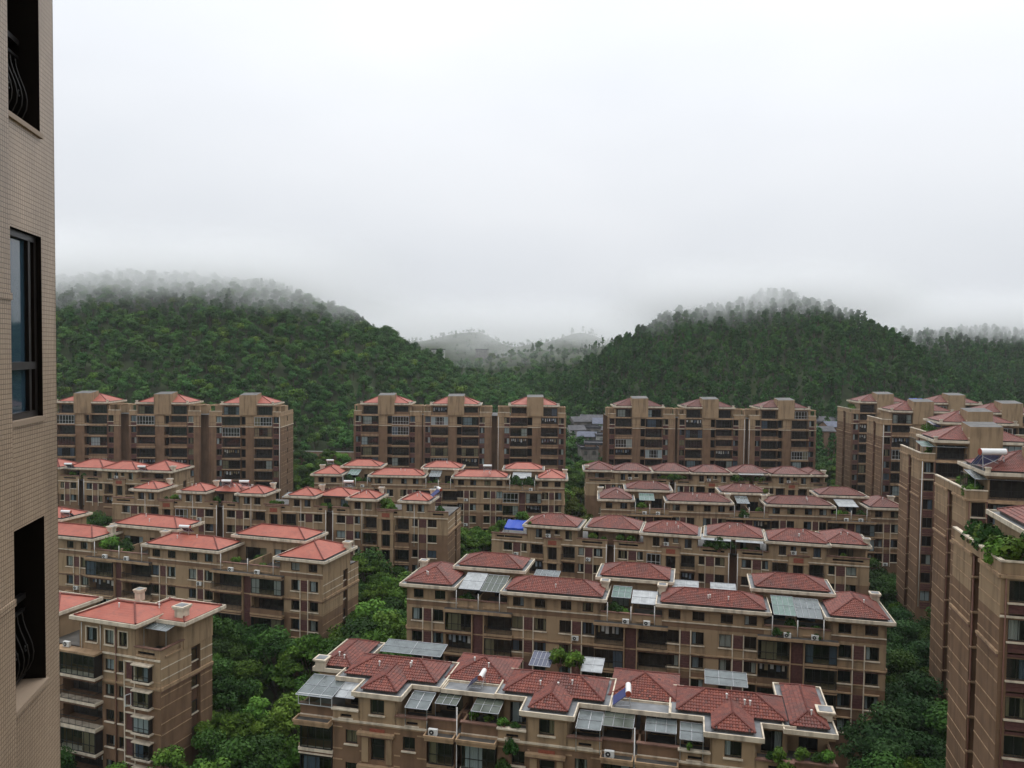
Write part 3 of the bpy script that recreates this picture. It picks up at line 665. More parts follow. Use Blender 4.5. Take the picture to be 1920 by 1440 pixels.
# ---------------------------------------------------------------- rows seen from their stair side
def type_b(label, ox, oy, ang, ze, lod, mat, nfl, units, u0, u1, twin=False, ends=(True, True), D=12.0, end_hips=(False, False)):
    bl = Bld('apartment_building', label, ox, oy, ang, ze, lod, tile=mat); r = bl.root; g = bl.rng; f6 = ze - 3.0
    bl.mass(u0 + 1.6, u1 - 1.6, 2.5, D - 0.02, 0, f6 - 0.03, 1); bl.w.box(u0 + 0.02, u1 - 0.02, D - 0.05, D - 0.02, 0, f6 - 0.03, 1)
    half = (units[1] - units[0]) / 2 if len(units) > 1 else 10.5
    sp = [(f6 - FH - 0.5, 1), (ze + 4, 0)]
    bl.w.box(u0 + 0.3, u1 - 0.3, 1.1, D - 0.2, f6 - 0.03, f6, 5)
    for n, p in enumerate(units):
        a = u0 if n == 0 else max(u0, p - half + 0.6); b = u1 if n == len(units) - 1 else min(u1, p + half - 0.6); k = (half - 0.6) / 9.9
        f = Fac(bl, 0, 0.8, 0, a, b, 0, f6, sp)
        for i in range(1, nfl + 1):
            z = f6 - i * FH
            for sg in (-1, 1):
                def X(x0, x1):
                    return (p + x0 * k, p + x1 * k) if sg > 0 else (p - x1 * k, p - x0 * k)
                for nm, x0, x1 in (('B', 1.75, 4.1), ('W', 4.75, 5.75), ('P', 5.95, 7.3), ('W', 7.5, 9.1)):
                    q0, q1_ = X(x0, x1)
                    if q0 < a + 0.1 or q1_ > b - 0.1: continue
                    if nm == 'B': f.balcony(q0, q1_, z + 0.05, 2.4, out=0.3)
                    elif nm == 'W': f.window(q0, q1_, z + 1.0, z + 2.5, hood=False)
                    else:
                        f.panel(q0, q1_, z + 0.85, z + 2.55)
                        if g.random() < 0.18: ac_unit(r, q0 + 0.2, 0.42, z + 0.1)
            f.hole(p - 0.8, p + 0.8, z - 0.2, z + 2.1, 0.4, 3)
            f.obj('window', farwin_mesh(1.6, 2.3, 2, -1, 'cloth_a'), p - 0.8, 0.2, z - 0.2)
            f.box('ledge', 'trim_tan', p - 1.75, p + 1.75, -0.42, -0.002, z + 2.25, z + 2.5)
            if lod == 0: f.box('string_course', 'trim_tan', a, p - 1.8, -0.05, -0.002, z + 0.1, z + 0.24)
        zb = f6 - nfl * FH
        for sg in (-1, 1):
            x = p + sg * 1.25; f.box('pier', 'wall_beige', x - 0.35, x + 0.35, -0.3, -0.002, zb, f6 - 0.55)
            for pm in (5.85, 7.4):
                x = p + sg * pm * k
                if a < x < b: f.box('mullion', 'trim_cream', x - 0.06, x + 0.06, -0.12, -0.002, zb, f6 - 0.7)
        f.box('plaque', 'plaque_red', p - 0.8, p + 0.8, -0.36, -0.30, f6 - 0.02 - 0.4, f6 + 0.4); f.box('plaque_block', 'wall_beige', p - 1.6, p + 1.6, -0.30, -0.002, f6 - 0.55, f6 + 0.75)
        f.box('plaque_cap', 'parapet_brown', p - 1.8, p + 1.8, -0.48, -0.002, f6 + 0.75, f6 + 0.9)
        f.belt(f6 - 0.32, 0.15, 0.14, 'trim_cream', a, p - 1.62); f.belt(f6 - 0.32, 0.15, 0.14, 'trim_cream', p + 1.62, b)
        f.belt(f6 - 0.48, 0.14, 0.07, 'trim_tan', a, p - 1.62); f.belt(f6 - 0.48, 0.14, 0.07, 'trim_tan', p + 1.62, b)
        f.done()
        # top storey
        def block(x0, x1, y0, y1, zt, wins, sills=True):
            ft = Fac(bl, 0, y0, 0, x0, x1, f6, zt, [(zt + 1, 0)])
            for (wx, ww, z0, z1) in wins:
                ft.window(wx, wx + ww, z0, z1, sill=sills)
            ft.done(); bl.w.box(x0, x1, y0 + 0.6, y1, f6, zt, 0); bl.w.box(x0, x0 + 0.15, y0, y0 + 0.6, f6, zt, 0); bl.w.box(x1 - 0.15, x1, y0, y0 + 0.6, f6, zt, 0)
        def terrace(x0, x1, slotted=True):
            x0 = max(a, x0); x1 = min(b, x1)
            if x1 - x0 < 1.2: return
            ft = Fac(bl, 0, 0.8, 0, x0, x1, f6, f6 + 1.05, [(ze, 0)])
            parapet_slot(ft, x0, x1, f6 + 0.2, f6 + 1.05, (x0 + 0.9, x1 - 0.9) if slotted else None); ft.done(); bl.w.box(x0, x1, 1.12, 1.3, f6, f6 + 1.04, 0)
        z0, z1 = ze - 2.1, ze - 0.65
        if not twin:
            block(p - 4.9, p + 4.6, 0.8, 7.2, ze - 0.3, [(p - 3.2, 1.2, z0 - 0.2, z1), (p - 1.3, 0.9, z0 + 0.6, z1), (p + 0.4, 0.9, z0 + 0.6, z1), (p + 2.4, 1.2, z0 - 0.2, z1)])
            hip(bl, p - 5.6, p + 5.2, 0, 8.2, ze, 0.42, mat)
            terrace(a, p - 4.9); terrace(p + 4.6, b)
            if g.random() < 0.7: ac_unit(r, p - 1.2, 0.42, f6 + 0.92)
        else:
            for c in (p - 4.9, p + 5.9):
                block(c - 2.7, c + 2.7, 0.8, 6.2, ze - 0.3, [(c - 1.7, 1.3, z0, z1), (c + 0.6, 1.3, z0, z1)]); hip(bl, c - 3.4, c + 3.4, 0, 7.0, ze, 0.42, mat)
                for pz in (c - 0.1,): pipe(r, [(pz, 0.7, ze - 0.4), (pz, 0.7, f6 - 6)], 0.05)
                chimney(r, c + 2.2, 6.0, ze + 0.1, 0.8, 1.5)
            terrace(p - 2.2, p + 3.2); terrace(a, p - 7.6); terrace(p + 8.6, b)
        if n < len(units) - 1:
            m = p + half
            if not twin:
                block(m - 4.6, m + 4.6, 3.6, 9.5, ze - 0.4, [(m - 3.6, 1.0, f6 + 0.1, f6 + 2.1), (m + 1.2, 1.0, f6 + 0.1, f6 + 2.1)], False); hip(bl, m - 5.2, m + 5.6, 1.6, 10.4, ze - 0.15, 0.42, mat)
            else:
                block(m - 3.6, m + 3.6, 4.2, 9.5, ze - 0.6, [(m - 2.6, 1.6, f6 + 0.1, f6 + 2.1), (m + 1.0, 1.6, f6 + 0.1, f6 + 2.1)], False); hip(bl, m - 4.4, m + 4.4, 2.6, 10.4, ze - 0.35, 0.36, mat, gut=False)
            bl.w.box(m - 0.6, m + 0.6, 2.2, 2.5, 0, f6 + 1.0, 2)       # cleft between two stair units, its shade put into a dark brown back
            pipe(r, [(m - 0.75, 0.7, f6 + 0.4), (m - 0.75, 0.7, zb)], 0.06, 'pipe_white'); pipe(r, [(m + 0.75, 0.7, f6 + 0.4), (m + 0.75, 0.7, zb)], 0.06, 'pipe_white')
    for sd, on_ in enumerate(end_hips):
        if not on_: continue
        x0, x1 = (u0 + 0.1, units[0] - 5.0) if sd == 0 else (units[-1] + 4.7, u1 - 0.1)
        fh = Fac(bl, 0, 3.4, 0, x0, x1, f6, ze - 0.3, [(ze + 1, 0)]); fh.window((x0 + x1) / 2 - 1.2, (x0 + x1) / 2 + 1.2, f6 + 0.1, f6 + 2.2, sill=False); fh.done()
        bl.w.box(x0, x1, 4.0, 10.5, f6, ze - 0.3, 0); bl.w.box(x0, x0 + 0.15, 3.4, 4.0, f6, ze - 0.3, 0); bl.w.box(x1 - 0.15, x1, 3.4, 4.0, f6, ze - 0.3, 0)
        hip(bl, x0 - 0.9, x1 + 0.6, 1.4, 11.4, ze - 0.12, 0.42, mat); chimney(r, x0 + 0.1 if sd == 0 else x1 - 0.1, 3.0, ze - 0.1, 0.9, 1.2)
        for x in (x0 + 0.1, x1 - 0.4): bl.w.box(x, x + 0.3, 1.7, 2.0, f6, ze - 0.5, 0)
    if ends[1]:
        fe = Fac(bl, u1, 0, R(90), 0.8, D, 0, f6, sp); end_wall(bl, fe, 0.8, D, ze - 0.1, nfl); fe.done()
    if ends[0]:
        fe = Fac(bl, u0, 0, R(-90), -D, -0.8, 0, f6, sp); end_wall(bl, fe, -D, -0.8, ze - 0.1, nfl); fe.done()
    bl.f6 = f6; return bl

# ---------------------------------------------------------------- eleven-storey blocks and their end towers
def type_c(label, ox, oy, ang, zt, lod, mat, nfl, sections, ends=(False, True), D=12.5, end_slot=True, name='apartment_tower', pergola=True):
    """sections: [(u_start, order)] order True = recess left of the pier; zt = level of the top slab"""
    bl = Bld(name, label, ox, oy, ang, zt, lod, tile=mat); r = bl.root; g = bl.rng; W = 20.2
    u0 = sections[0][0]; u1 = sections[-1][0] + W
    bl.mass(u0 + 1.8, u1 - 1.8, 2.0, D - 0.02, 0, zt - 0.03, 1); bl.w.box(u0 + 0.02, u1 - 0.02, D - 0.05, D - 0.02, 0, zt - 0.03, 1); bl.w.box(u0 + 0.2, u1 - 0.2, 0.1, D - 0.2, zt - 0.03, zt, 5)
    sp = [(zt - FH - 0.4, 1), (zt + 9, 0)]
    for (su, mir) in sections:
        def S(x0, x1): return (su + W - x1, su + W - x0) if mir else (su + x0, su + x1)
        f = Fac(bl, 0, 0, 0, su, su + W, 0, zt, sp)
        for i in range(1, nfl + 1):
            z = zt - i * FH
            for x0, x1 in ((2.4, 7.3), (11.4, 16.3)):
                a, b = S(x0, x1); f.balcony(a, b, z + 0.15, 2.5, out=0.5, depth=1.3)
            a, b = S(9.9, 11.3); f.hole(a, b, z + 0.3, z + 2.6, 1.2, 3)
            for x0, x1 in ((0.6, 2.1), (16.6, 18.1)):
                a, b = S(x0, x1); f.window(a, b, z + 0.9, z + 2.6, sill=lod == 0 or i == 1); f.panel(a, b, z - 0.35, z + 0.75)
            f.box('string_course', 'wall_brown', su + 0.02, su + W - 0.02, -0.03, -0.002, z - 0.12, z + 0.02)
            for x0, x1 in ((7.45, 9.75), (18.3, 19.7)):
                a, b = S(x0, x1); f.box('string_course', 'parapet_brown', a, b, -0.04, -0.002, z + 0.75, z + 0.84)
        f.belt(zt - 0.28, 0.26, 0.16, 'trim_tan'); f.belt(zt - FH - 0.3, 0.16, 0.12, 'trim_cream'); f.done()
        zb = zt - nfl * FH
        for x in (0.35, 19.85): pipe(r, [(S(x, x)[0], -0.09, zt), (S(x, x)[0], -0.09, zb)], 0.06, 'pipe_white' if lod and name == 'apartment_tower' and g.random() < 0.35 else 'pipe_brown')
        pipe(r, [(S(2.25, 2.25)[0], -0.09, zt), (S(2.25, 2.25)[0], -0.09, zb)], 0.08, 'pipe_brown'); pipe(r, [(S(16.45, 16.45)[0], -0.09, zt), (S(16.45, 16.45)[0], -0.09, zb)], 0.08, 'pipe_brown')
        # roof storey
        for x0, x1 in ((2.4, 7.3), (11.4, 16.3)):
            a, b = S(x0, x1); ft = Fac(bl, 0, 0.5, 0, a, b, zt, zt + 2.85, sp); ft.balcony(a + 0.25, b - 0.25, zt + 0.05, 2.35, out=0.3, depth=1.2, lip='parapet_brown'); ft.done()
            bl.w.box(a, b, 2.0, 9.4, zt, zt + 2.85, 0); bl.w.box(a, a + 0.1, 0.5, 2.0, zt, zt + 2.85, 0); bl.w.box(b - 0.1, b, 0.5, 2.0, zt, zt + 2.85, 0)
            for x in (a - 0.15, b + 0.15): chimney(r, x, 0.0, zt + 3.1, 0.45, 0.75)
        a, b = S(1.9, 17.0); hip(bl, a, b, -0.35, 10.2, zt + 3.15, 0.43, mat, inset=0.7)
        a, b = S(7.3, 11.4)
        c = MB(); za, zb_ = zt + 5.6, zt + 6.1
        c.v += [(a - 0.1, -0.45, zt), (b + 0.6, -0.45, zt), (b + 0.6, 4.0, zt), (a - 0.1, 4.0, zt), (a - 0.1, -0.45, za), (b + 0.6, -0.45, za + 0.1), (b + 0.6, 4.0, zb_ + 0.1), (a - 0.1, 4.0, zb_)]
        for q in ((0, 1, 5, 4), (1, 2, 6, 5), (2, 3, 7, 6), (3, 0, 4, 7), (4, 5, 6, 7)): c.f.append(q); c.m.append(1 if q[0] == 4 else 0); c.r.append(0.5)
        c.build('lift_tower', ['wall_beige', 'terrace_floor'], r)
        for x0, x1 in ((0.1, 2.3), (16.6, 20.1)):
            a, b = S(x0, x1); p = MB(); p.box(a, b, 0.02, 0.2, zt, zt + 0.95); p.box(a - 0.05, b + 0.05, -0.05, 0.28, zt + 0.95, zt + 1.08, 1); p.build('parapet', ['wall_beige', 'trim_cream'], r)
            if not pergola: continue
            p = MB()
            for x in (a + 0.1, b - 0.35): p.box(x, x + 0.25, 0.3, 0.55, zt, zt + 2.5)
            p.box(a, b, 0.25, 0.6, zt + 2.5, zt + 2.75); p.box(a, b, 4.2, 4.5, zt + 2.5, zt + 2.75); p.box(a + 0.1, a + 0.35, 0.6, 4.2, zt + 2.52, zt + 2.73); p.box(b - 0.35, b - 0.1, 0.6, 4.2, zt + 2.52, zt + 2.73); p.box(a, b, 4.5, 7.5, zt, zt + 2.4, 1)
            p.build('pergola', ['trim_tan', 'wall_beige'], r)
    if ends[1]:
        fe = Fac(bl, u1, 0, R(90), 0, D, 0, zt, sp); 
        for i in range(1, nfl + 1):
            z = zt - i * FH; fe.window(D * 0.5, D * 0.5 + 0.9, z + 1.0, z + 2.4, sill=False)
            for k in (0.75, 1.75): fe.box('string_course', 'trim_tan', 0, D * 0.5 - 0.1, -0.03, -0.002, z + k, z + k + 0.09); fe.box('string_course', 'trim_tan', D * 0.5 + 1.0, D, -0.03, -0.002, z + k, z + k + 0.09)
        fe.belt(zt - 0.28, 0.26, 0.14, 'trim_tan'); fe.belt(zt - FH - 0.3, 0.16, 0.12, 'trim_cream'); fe.done(); fe.box('parapet', 'wall_beige', 0, D, 0.0, 0.18, zt, zt + 0.95)
    if ends[0]:
        fe = Fac(bl, u0, 0, R(-90), -D, 0, 0, zt, sp)
        s0, s1 = -D * 0.56, -D * 0.40
        fe.hole(s0, s1, 0.5, zt - 0.01, 1.1, 2)
        for i in range(1, 13):
            z = zt - i * FH
            if z < 0: break
            for k in (0.55, 1.75):
                for a, b in ((-D, s0), (s1, 0)): fe.box('string_course', 'trim_tan', a, b, -0.04, -0.002, z + k, z + k + 0.09)
            fe.box('slot_ledge', 'trim_tan', s0 + 0.02, s0 + 0.35, 0.0, 0.5, z + 0.9, z + 1.05)
        for k, (z, h, o, mm) in enumerate(((zt - 0.3, 0.28, 0.16, 'trim_tan'), (zt - 2 * FH - 0.2, 0.22, 0.18, 'trim_tan'), (zt - 2 * FH - 0.45, 0.2, 0.10, 'parapet_brown'))):
            for a, b in ((-D, s0), (s1, 0)): fe.box('cornice', mm, a, b, -o, -0.002, z, z + h)
        fe.done()
        pipe(r, [(u0 + 0.12, D * 0.56 - 0.15, zt - 0.3), (u0 + 0.12, D * 0.56 - 0.15, 2)], 0.09, 'pipe_brown')
        pr = MB(); pr.box(u0, u0 + 0.2, 0, D, zt, zt + 0.95); pr.box(u0 - 0.08, u0 + 0.28, -0.08, D + 0.08, zt + 0.95, zt + 1.1, 1); pr.build('parapet', ['wall_beige', 'trim_cream'], r)
    bl.finish(); return bl
# ---------------------------------------------------------------- terrain
def lerp_tab(tab, x):
    if x <= tab[0][0]: return tab[0][1]
    for (a, b), (c, d) in zip(tab, tab[1:]):
        if x <= c:
            t = (x - a) / (c - a); t = t * t * (3 - 2 * t); return b + (d - b) * t
    return tab[-1][1]
BASE = [(-300, 0), (120, 0), (228, 1), (248, 5), (265, 8), (300, 12), (345, 18), (385, 22), (600, 34), (900, 42), (1500, 50), (9000, 50)]
LEFT = [(-520, 82), (-330, 84), (-262, 76), (-235, 83), (-190, 86), (-140, 80), (-106, 69), (-77, 57), (-47, 43), (-24, 28), (-12, 13), (6, 0)]
RIGHT = [(5, 0), (24, 18), (45, 36), (62, 49), (80, 60), (90, 67), (122, 73), (152, 79), (182, 71), (203, 57), (220, 45), (243, 30), (290, 12), (330, 0)]
FAR_R = [(190, 0), (235, 52), (300, 60), (340, 64), (420, 66), (520, 74), (700, 70)]
BACK = [(-700, 80), (-260, 72), (-92, 58), (-36, 69), (0, 54), (25, 57), (66, 68), (112, 58), (300, 72), (700, 80)]
MID = [(-120, 0), (-60, 36), (-36, 41), (-8, 44), (6, 45), (20, 49), (36, 46), (48, 47), (72, 53), (110, 58), (160, 40), (220, 0)]
def ridge(tab, x, y, yr, wf, wb):
    h = lerp_tab(tab, x)
    if h <= 0: return 0
    t = (y - (yr - wf)) / wf if y < yr else 1 - (y - yr) / wb
    t = min(1, max(0, t)); return h * (t * t * (3 - 2 * t) * 0.55 + 0.45 * math.sin(t * math.pi / 2))
def terrain(x, y):
    n1 = noise.noise(Vector((x * 0.011, y * 0.011, 3.1))) * 7 + noise.noise(Vector((x * 0.03, y * 0.03, 7.7))) * 2.5
    b = lerp_tab(BASE, y)
    r = max(ridge(LEFT, x, y, 440, 190, 260), ridge(RIGHT, x, y, 470, 200, 200), ridge(FAR_R, x, y, 600, 270, 300), ridge(BACK, x, y, 760, 130, 500), ridge(MID, x, y, 590, 150, 150))
    k = min(1, max(0, (y - 250) / 80))
    if r > 0:
        h = math.log(math.exp(b / 7) + math.exp(r / 7)) * 7 if max(b, r) < 400 else max(b, r)
        h = h - 7 * math.log(2) * math.exp(-abs(r - b) / 7)
    else: h = b
    return h + n1 * k * min(1, r / 30 + 0.15)
def axis(lo, hi, fine_lo, fine_hi, fine, coarse):
    v = []; x = lo
    while x < hi:
        v.append(x); x += fine if fine_lo <= x < fine_hi else (min(coarse, fine_lo - x) if x < fine_lo else coarse)
    v.append(hi); return v
gx = axis(-6000, 6000, -420, 560, 9, 220); gy = axis(-600, 9000, 100, 960, 9, 300)
b = MB(); b.v = [(x, y, terrain(x, y)) for y in gy for x in gx]; nx = len(gx)
for j in range(len(gy) - 1):
    for i in range(nx - 1):
        b.f.append((j * nx + i, j * nx + i + 1, (j + 1) * nx + i + 1, (j + 1) * nx + i)); b.m.append(0); b.r.append(0.5)
noisy('ground_green', (0.022, 0.030, 0.012), (0.045, 0.065, 0.022), 0.15, 0.95, 8.0)
o = b.build('ground', ['ground_green'], smooth=True); o['kind'] = 'structure'
# paved yards between the rows
noisy('paving', (0.10, 0.095, 0.088), (0.15, 0.142, 0.13), 0.4, 0.85, dirt=(0.05, 0.05, 0.045, 0.6))
for (cx, cy_, ang, w, d) in ((18, 90, -12.8, 66, 5), (34, 124, -13.5, 66, 5), (-50, 108, -17, 60, 5), (46, 152, -9, 66, 5)):
    b = MB(); b.box(-w / 2, w / 2, -d / 2, d / 2, -0.3, 0.06); o = put('path', b.mesh('path', ['paving']), None, (cx, cy_, lerp_tab(BASE, cy_)), R(ang)); o['kind'] = 'structure'

# ---------------------------------------------------------------- the viewer's own tower (its wing closes the left edge)
m, n, bs = newmat('mosaic_tile')
tc = N(n, 'ShaderNodeTexCoord'); sx = N(n, 'ShaderNodeSeparateXYZ'); cx = N(n, 'ShaderNodeCombineXYZ'); ad = N(n, 'ShaderNodeMath'); ad.operation = 'ADD'
n.links.new(tc.outputs['Object'], sx.inputs[0]); n.links.new(sx.outputs['X'], ad.inputs[0]); n.links.new(sx.outputs['Y'], ad.inputs[1]); n.links.new(ad.outputs[0], cx.inputs['X']); n.links.new(sx.outputs['Z'], cx.inputs['Y'])
br = N(n, 'ShaderNodeTexBrick', Scale=1.0); br.offset = 0.0; br.inputs['Brick Width'].default_value = 0.048; br.inputs['Row Height'].default_value = 0.048; br.inputs['Mortar Size'].default_value = 0.0042; br.inputs['Mortar Smooth'].default_value = 0.3
br.inputs['Color1'].default_value = (0.50, 0.385, 0.275, 1); br.inputs['Color2'].default_value = (0.44, 0.335, 0.24, 1); br.inputs['Mortar'].default_value = (0.17, 0.12, 0.082, 1)
n.links.new(cx.outputs[0], br.inputs['Vector'])
no = N(n, 'ShaderNodeTexNoise', Scale=0.7, Detail=6.0); mpn = N(n, 'ShaderNodeMapping'); mpn.inputs['Scale'].default_value = (2, 2, 0.5)
n.links.new(tc.outputs['Object'], mpn.inputs[0]); n.links.new(mpn.outputs[0], no.inputs['Vector'])
mrn = N(n, 'ShaderNodeMapRange'); mrn.inputs['From Min'].default_value = 0.3; mrn.inputs['From Max'].default_value = 0.7; mrn.inputs['To Min'].default_value = 0.72; mrn.inputs['To Max'].default_value = 1.08
hsn = N(n, 'ShaderNodeHueSaturation'); n.links.new(no.outputs['Fac'], mrn.inputs['Value']); n.links.new(mrn.outputs[0], hsn.inputs['Value']); n.links.new(br.outputs['Color'], hsn.inputs['Color']); n.links.new(hsn.outputs[0], bs.inputs['Base Color'])
bp = N(n, 'ShaderNodeBump', Strength=0.5, Distance=0.004); bp.invert = True; n.links.new(br.outputs['Fac'], bp.inputs['Height']); n.links.new(bp.outputs[0], bs.inputs['Normal']); bs.inputs['Roughness'].default_value = 0.42
plain('sill_stone', (0.34, 0.26, 0.19), 0.6)
own = thing('high_rise', 'tan mosaic-tiled high-rise wall with recessed balconies and a window, filling the left edge', 'high-rise', (-5.26, 9.17, 0), math.atan2(0.980, -0.197) - R(90))
# local frame: +y runs away from the viewer along the wall, -y back towards and past the viewer, +x out of the wall
Bld.WM = Bld.WM + ['mosaic_tile']
class Own(Bld):
    def __init__(s): s.root = own; s.lod = 0; s.w = MB(); s.rng = random.Random(3)
ob = Own(); f = Fac(ob, 0, 0, R(90), -1.49, 0.0, 0, 80, [(99, 6)])
PER = 3.01; f.reveal = 3  # near-black reveals: recess shade as colour instead of the tile
for k in range(-3, 4):
    zt = 49.13 + PER * k
    if k == 1: f.hole(-1.42, -0.42, 50.24, 52.2, 0.16, 3)
    else:
        f.hole(-1.42, -0.42, zt - 1.83, zt, 1.6, 3)
        if k in (-1, 0, 2):
            z0 = zt - 1.83; rm = MB()
            rm.box(-0.98, 0, -0.03, 0.03, 0.92, 0.98); rm.box(-0.98, 0, -0.02, 0.02, 0.78, 0.81); rm.box(-0.98, 0, -0.02, 0.02, 0.05, 0.08)
            for i in range(8):
                x = -0.95 + i * 0.13; pts = []
                for j in range(9):
                    t = j / 8; pts.append((x, -0.10 * math.sin(t * math.pi * 1.0) * (1 - t) * 2.0, 0.06 + 0.72 * t))
                for p, q in zip(pts, pts[1:]): rm.tube(p, q, 0.009, 5)
                if i % 2 == 0:
                    c0 = Vector((x + 0.065, -0.06, 0.38))
                    for j in range(10):
                        a0, a1 = j * 0.55, (j + 1) * 0.55; r0, r1 = 0.055 - j * 0.004, 0.055 - (j + 1) * 0.004
                        rm.tube(c0 + Vector((math.cos(a0) * r0, 0, math.sin(a0) * r0)), c0 + Vector((math.cos(a1) * r1, 0, math.sin(a1) * r1)), 0.008, 5)
            put('railing', rm.mesh('railing', ['iron']), own, f.p(-0.43, 0.22, z0), R(90))
            f.box('sill', 'sill_stone', -1.44, -0.40, -0.03, 0.3, z0 - 0.05, z0 + 0.002)
wz = 50.24
fm = MB(); fm.box(0, 1.0, -0.03, 0.10, 0, 0.07); fm.box(0, 1.0, -0.03, 0.10, 1.89, 1.96); fm.box(0, 0.06, -0.03, 0.10, 0.07, 1.89); fm.box(0.93, 1.0, -0.03, 0.10, 0.07, 1.89); fm.box(0.06, 0.93, -0.04, 0.08, 0.52, 0.60); fm.box(0.80, 0.86, -0.02, 0.07, 0.07, 1.89)
wo = put('window', fm.mesh('window', ['frame_dark']), own, f.p(-1.42, 0.08, wz), R(90))
plain('pane_mirror', (0.035, 0.075, 0.11), 0.04, 0.9)
for z0, z1 in ((0.07, 0.52), (0.60, 1.89)):
    pm = MB(); pm.face([(0.06, 0.02, z0), (0.80, 0.02, z0), (0.80, 0.02, z1), (0.06, 0.02, z1)]); put('pane', pm.mesh('pane', ['pane_mirror']), wo)
f.box('sill', 'sill_stone', -1.44, -0.40, -0.02, 0.08, wz - 0.05, wz + 0.002)
f.done()
ob.w.box(0.0, 0.10, -9.0, -1.49, 0, 80, 6)                    # the thicker pier nearer the viewer
for z in (48.0, 51.0, 54.0): ob.w.box(0.1, 0.115, -9.0, -1.49, z + 0.45, z + 0.52, 6)
ob.w.box(-14, -1.7, -9, -0.02, 0, 80, 6); ob.w.box(-1.7, -0.002, -0.2, 0, 0, 80, 6); ob.w.box(-14, 0.0, -0.02, 0.0, 0, 80, 6); ob.w.box(-1.7, -0.001, -9, -1.49, 0, 80, 6)
ob.w.box(-14, 46, -24, -12.5, 0, 92, 6)                       # main slab behind the viewer
ob.w.build('wall', Bld.WM, own)

# ---------------------------------------------------------------- the rows
def off(o, ang, u): return (o[0] + math.cos(ang) * u, o[1] + math.sin(ang) * u)
B2 = type_a('long brick-red tiled apartment row, second from the bottom on the right', -15.2, 108.2, R(-12.8), 19.0, 0, 'tile_old', 4)
L2 = type_a('salmon-roofed apartment row at left, ending in a lit gable beside the dark trees', *off((-76.22, 133.0), R(-16.43), -26.7), R(-16.43), 19.0, 0, 'shingle', 5, 9.1, 9.7, 14.9, ends=(False, True))
B4 = type_a('maroon-tiled apartment row, fourth from the bottom on the right', 18.4, 167.9, R(-6.4), 20.0, 1, 'tile_maroon', 3, ends=(True, False))
L4 = type_a('salmon-roofed apartment row right in front of the middle tower block', -49.3, 193.9, R(-2.9), 20.5, 1, 'shingle', 4)
B3 = type_b('red-tiled apartment row with a blue tarpaulin on its left terrace', 4.067, 145.978, R(-14.44), 19.0, 1, 'tile_old', 3, [3.7, 25.2, 46.7], -8.0, 58.0, end_hips=(False, True))
B5 = type_b('maroon-tiled apartment row with planted terraces just in front of the right tower block', 18.65, 205.7, R(-3.85), 20.5, 2, 'tile_maroon', 3, [13.1, 33.3, 53.5], 0.9, 62.3, end_hips=(True, True))
L3 = type_b('salmon-roofed stepped apartment row with many small hips, middle left', -82.06, 165.19, R(-9.23), 21.5, 1, 'shingle', 4, [10.6, 34.3, 58.0], -2.0, 70.6, True, ends=(False, True))
L5 = type_b('farthest low apartment row at left, in front of the left tower block', *off((-83.0, 190.5), R(-9), -60), R(-9), 21.2, 2, 'shingle', 2, [5.4, 26.2, 47.0], -5.0, 60.0, ends=(False, True), end_hips=(False, True))

